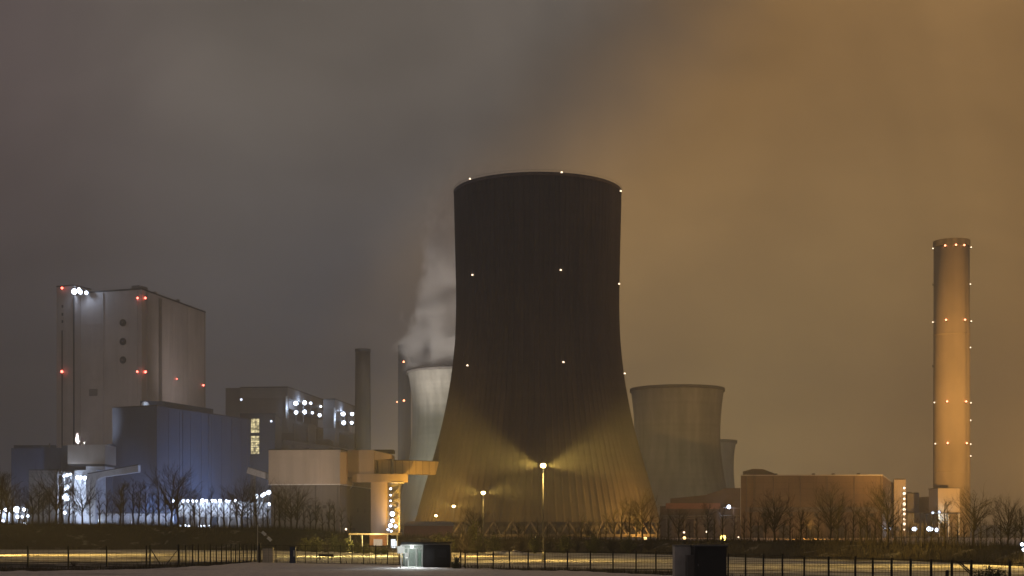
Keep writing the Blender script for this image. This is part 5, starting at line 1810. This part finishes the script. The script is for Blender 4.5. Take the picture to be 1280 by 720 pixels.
# ------------------------------------------------------------------ steam plumes
def plume(name, label, base, rise, drift, r_base, r_top, dens, seed, nscale=0.03, hole=0.45, albedo=(0.95, 0.94, 0.93)):
    """domain = tapered bent column; density falls to zero before its walls"""
    bx, by, bz = base
    mb = MB()
    n, m = 20, 16
    for k in range(m + 1):
        s = k / m
        cx_, cy_ = bx + drift * s ** 1.15, by
        r_ = (r_base + (r_top - r_base) * s) * 1.6
        for i in range(n):
            a = 2 * PI * i / n
            mb.v.append((cx_ + r_ * math.cos(a), cy_ + r_ * math.sin(a), bz + rise * s))
    for k in range(m):
        for i in range(n):
            j = (i + 1) % n
            mb.face((k * n + i, k * n + j, (k + 1) * n + j, (k + 1) * n + i))
    mb.face(list(range(n))[::-1])
    mb.face([m * n + i for i in range(n)])
    mat = bpy.data.materials.new(name + '_vapour')
    mat.use_nodes = True
    nt_ = mat.node_tree
    nt_.nodes.clear()
    out = nt_.nodes.new('ShaderNodeOutputMaterial')
    pv = nt_.nodes.new('ShaderNodeVolumePrincipled')
    pv.inputs['Color'].default_value = (*albedo, 1)
    pv.inputs['Anisotropy'].default_value = 0.2
    nt_.links.new(pv.outputs[0], out.inputs['Volume'])
    tc_ = nt_.nodes.new('ShaderNodeTexCoord')
    sp_ = nt_.nodes.new('ShaderNodeSeparateXYZ')
    nt_.links.new(tc_.outputs['Object'], sp_.inputs[0])

    def mm(op, a, b=None, c=None):
        q = nt_.nodes.new('ShaderNodeMath')
        q.operation = op
        for i, v in enumerate((a, b, c)):
            if v is None:
                continue
            if isinstance(v, (int, float)):
                q.inputs[i].default_value = v
            else:
                nt_.links.new(v, q.inputs[i])
        return q.outputs[0]

    s_ = mm('MAXIMUM', mm('DIVIDE', sp_.outputs[2], rise), 0.0001)
    cx_ = mm('MULTIPLY', mm('POWER', s_, 1.15), drift)
    r_ = mm('MULTIPLY_ADD', s_, r_top - r_base, r_base)
    dx = mm('DIVIDE', mm('SUBTRACT', sp_.outputs[0], cx_), r_)
    dy = mm('DIVIDE', sp_.outputs[1], r_)
    d = mm('SQRT', mm('ADD', mm('MULTIPLY', dx, dx), mm('MULTIPLY', dy, dy)))
    nz = nt_.nodes.new('ShaderNodeTexNoise')
    nz.inputs['Scale'].default_value = nscale
    nz.inputs['Detail'].default_value = 5
    nz.inputs['Roughness'].default_value = 0.55
    nz.inputs['Distortion'].default_value = 0.4
    mp_ = nt_.nodes.new('ShaderNodeMapping')
    mp_.inputs['Location'].default_value = (seed * 13.1, seed * 7.7, 0)
    nt_.links.new(tc_.outputs['Object'], mp_.inputs['Vector'])
    nt_.links.new(mp_.outputs[0], nz.inputs['Vector'])
    e = mm('SUBTRACT', mm('MULTIPLY_ADD', mm('SUBTRACT', nz.outputs['Fac'], 0.5), 2.6, 1.0), d)
    mr = nt_.nodes.new('ShaderNodeMapRange')
    mr.interpolation_type = 'SMOOTHSTEP'
    mr.inputs['From Min'].default_value = 0.0
    mr.inputs['From Max'].default_value = hole
    nt_.links.new(e, mr.inputs['Value'])
    fade = nt_.nodes.new('ShaderNodeMapRange')
    fade.interpolation_type = 'SMOOTHSTEP'
    fade.inputs['From Min'].default_value = 1.0
    fade.inputs['From Max'].default_value = 0.35
    nt_.links.new(s_, fade.inputs['Value'])
    edge = nt_.nodes.new('ShaderNodeMapRange')
    edge.inputs['From Min'].default_value = 1.5
    edge.inputs['From Max'].default_value = 1.2
    nt_.links.new(d, edge.inputs['Value'])
    dn = mm('MULTIPLY', mm('MULTIPLY', mm('MULTIPLY', mr.outputs[0], fade.outputs[0]), edge.outputs[0]), dens)
    nt_.links.new(dn, pv.inputs['Density'])
    try:
        mat.cycles.volume_step_rate = 0.6
    except Exception:
        pass
    o = solo(name, mb, mat, base, label, 'steam', None, 'stuff')
    return o


x, y = XY(567, 1180)
plume('steam', 'pale steam cloud rising from the floodlit cooling tower', (x, y, Z(464, 1180)), 175, 38, 42, 50, 0.07, 3, 0.03)

# ------------------------------------------------------------------ haze
hz = MB().box(-2600, 2600, -30, 3000, -1, 330)
hm = bpy.data.materials.new('haze')
hm.use_nodes = True
hm.node_tree.nodes.clear()
ho = hm.node_tree.nodes.new('ShaderNodeOutputMaterial')
hv = hm.node_tree.nodes.new('ShaderNodeVolumePrincipled')
hv.inputs['Color'].default_value = (0.80, 0.85, 0.95, 1)
hv.inputs['Density'].default_value = 0.00031
hv.inputs['Anisotropy'].default_value = 0.0
hm.node_tree.links.new(hv.outputs[0], ho.inputs['Volume'])
solo('haze', hz, hm, (0, 1400, 0), kind='stuff')

# ------------------------------------------------------------------ camera and render settings
cam = bpy.data.cameras.new('camera')
cam.sensor_width = 36.0
cam.lens = F / 1280.0 * 36.0
cam.shift_y = (HY - 360.0) / 1280.0
cam.clip_start = 0.5
cam.clip_end = 8000
co = bpy.data.objects.new('camera', cam)
COL.objects.link(co)
co.location = (0, 0, EYE)
co.rotation_euler = (math.radians(90), 0, 0)
scene.camera = co
for o in list(bpy.data.objects):
    if '_w' in o:
        del o['_w']
vs = scene.view_settings
vs.view_transform = 'Standard'
vs.look = 'None'
vs.exposure = 0.0
vs.gamma = 1.0
cy_ = scene.cycles
cy_.use_denoising = True
try:
    cy_.denoiser = 'OPENIMAGEDENOISE'
    cy_.denoising_input_passes = 'RGB_ALBEDO_NORMAL'
except Exception:
    pass
cy_.max_bounces = 5
cy_.diffuse_bounces = 2
cy_.glossy_bounces = 2
cy_.transparent_max_bounces = 8
cy_.volume_bounces = 3
cy_.sample_clamp_indirect = 4.0
cy_.use_light_tree = True
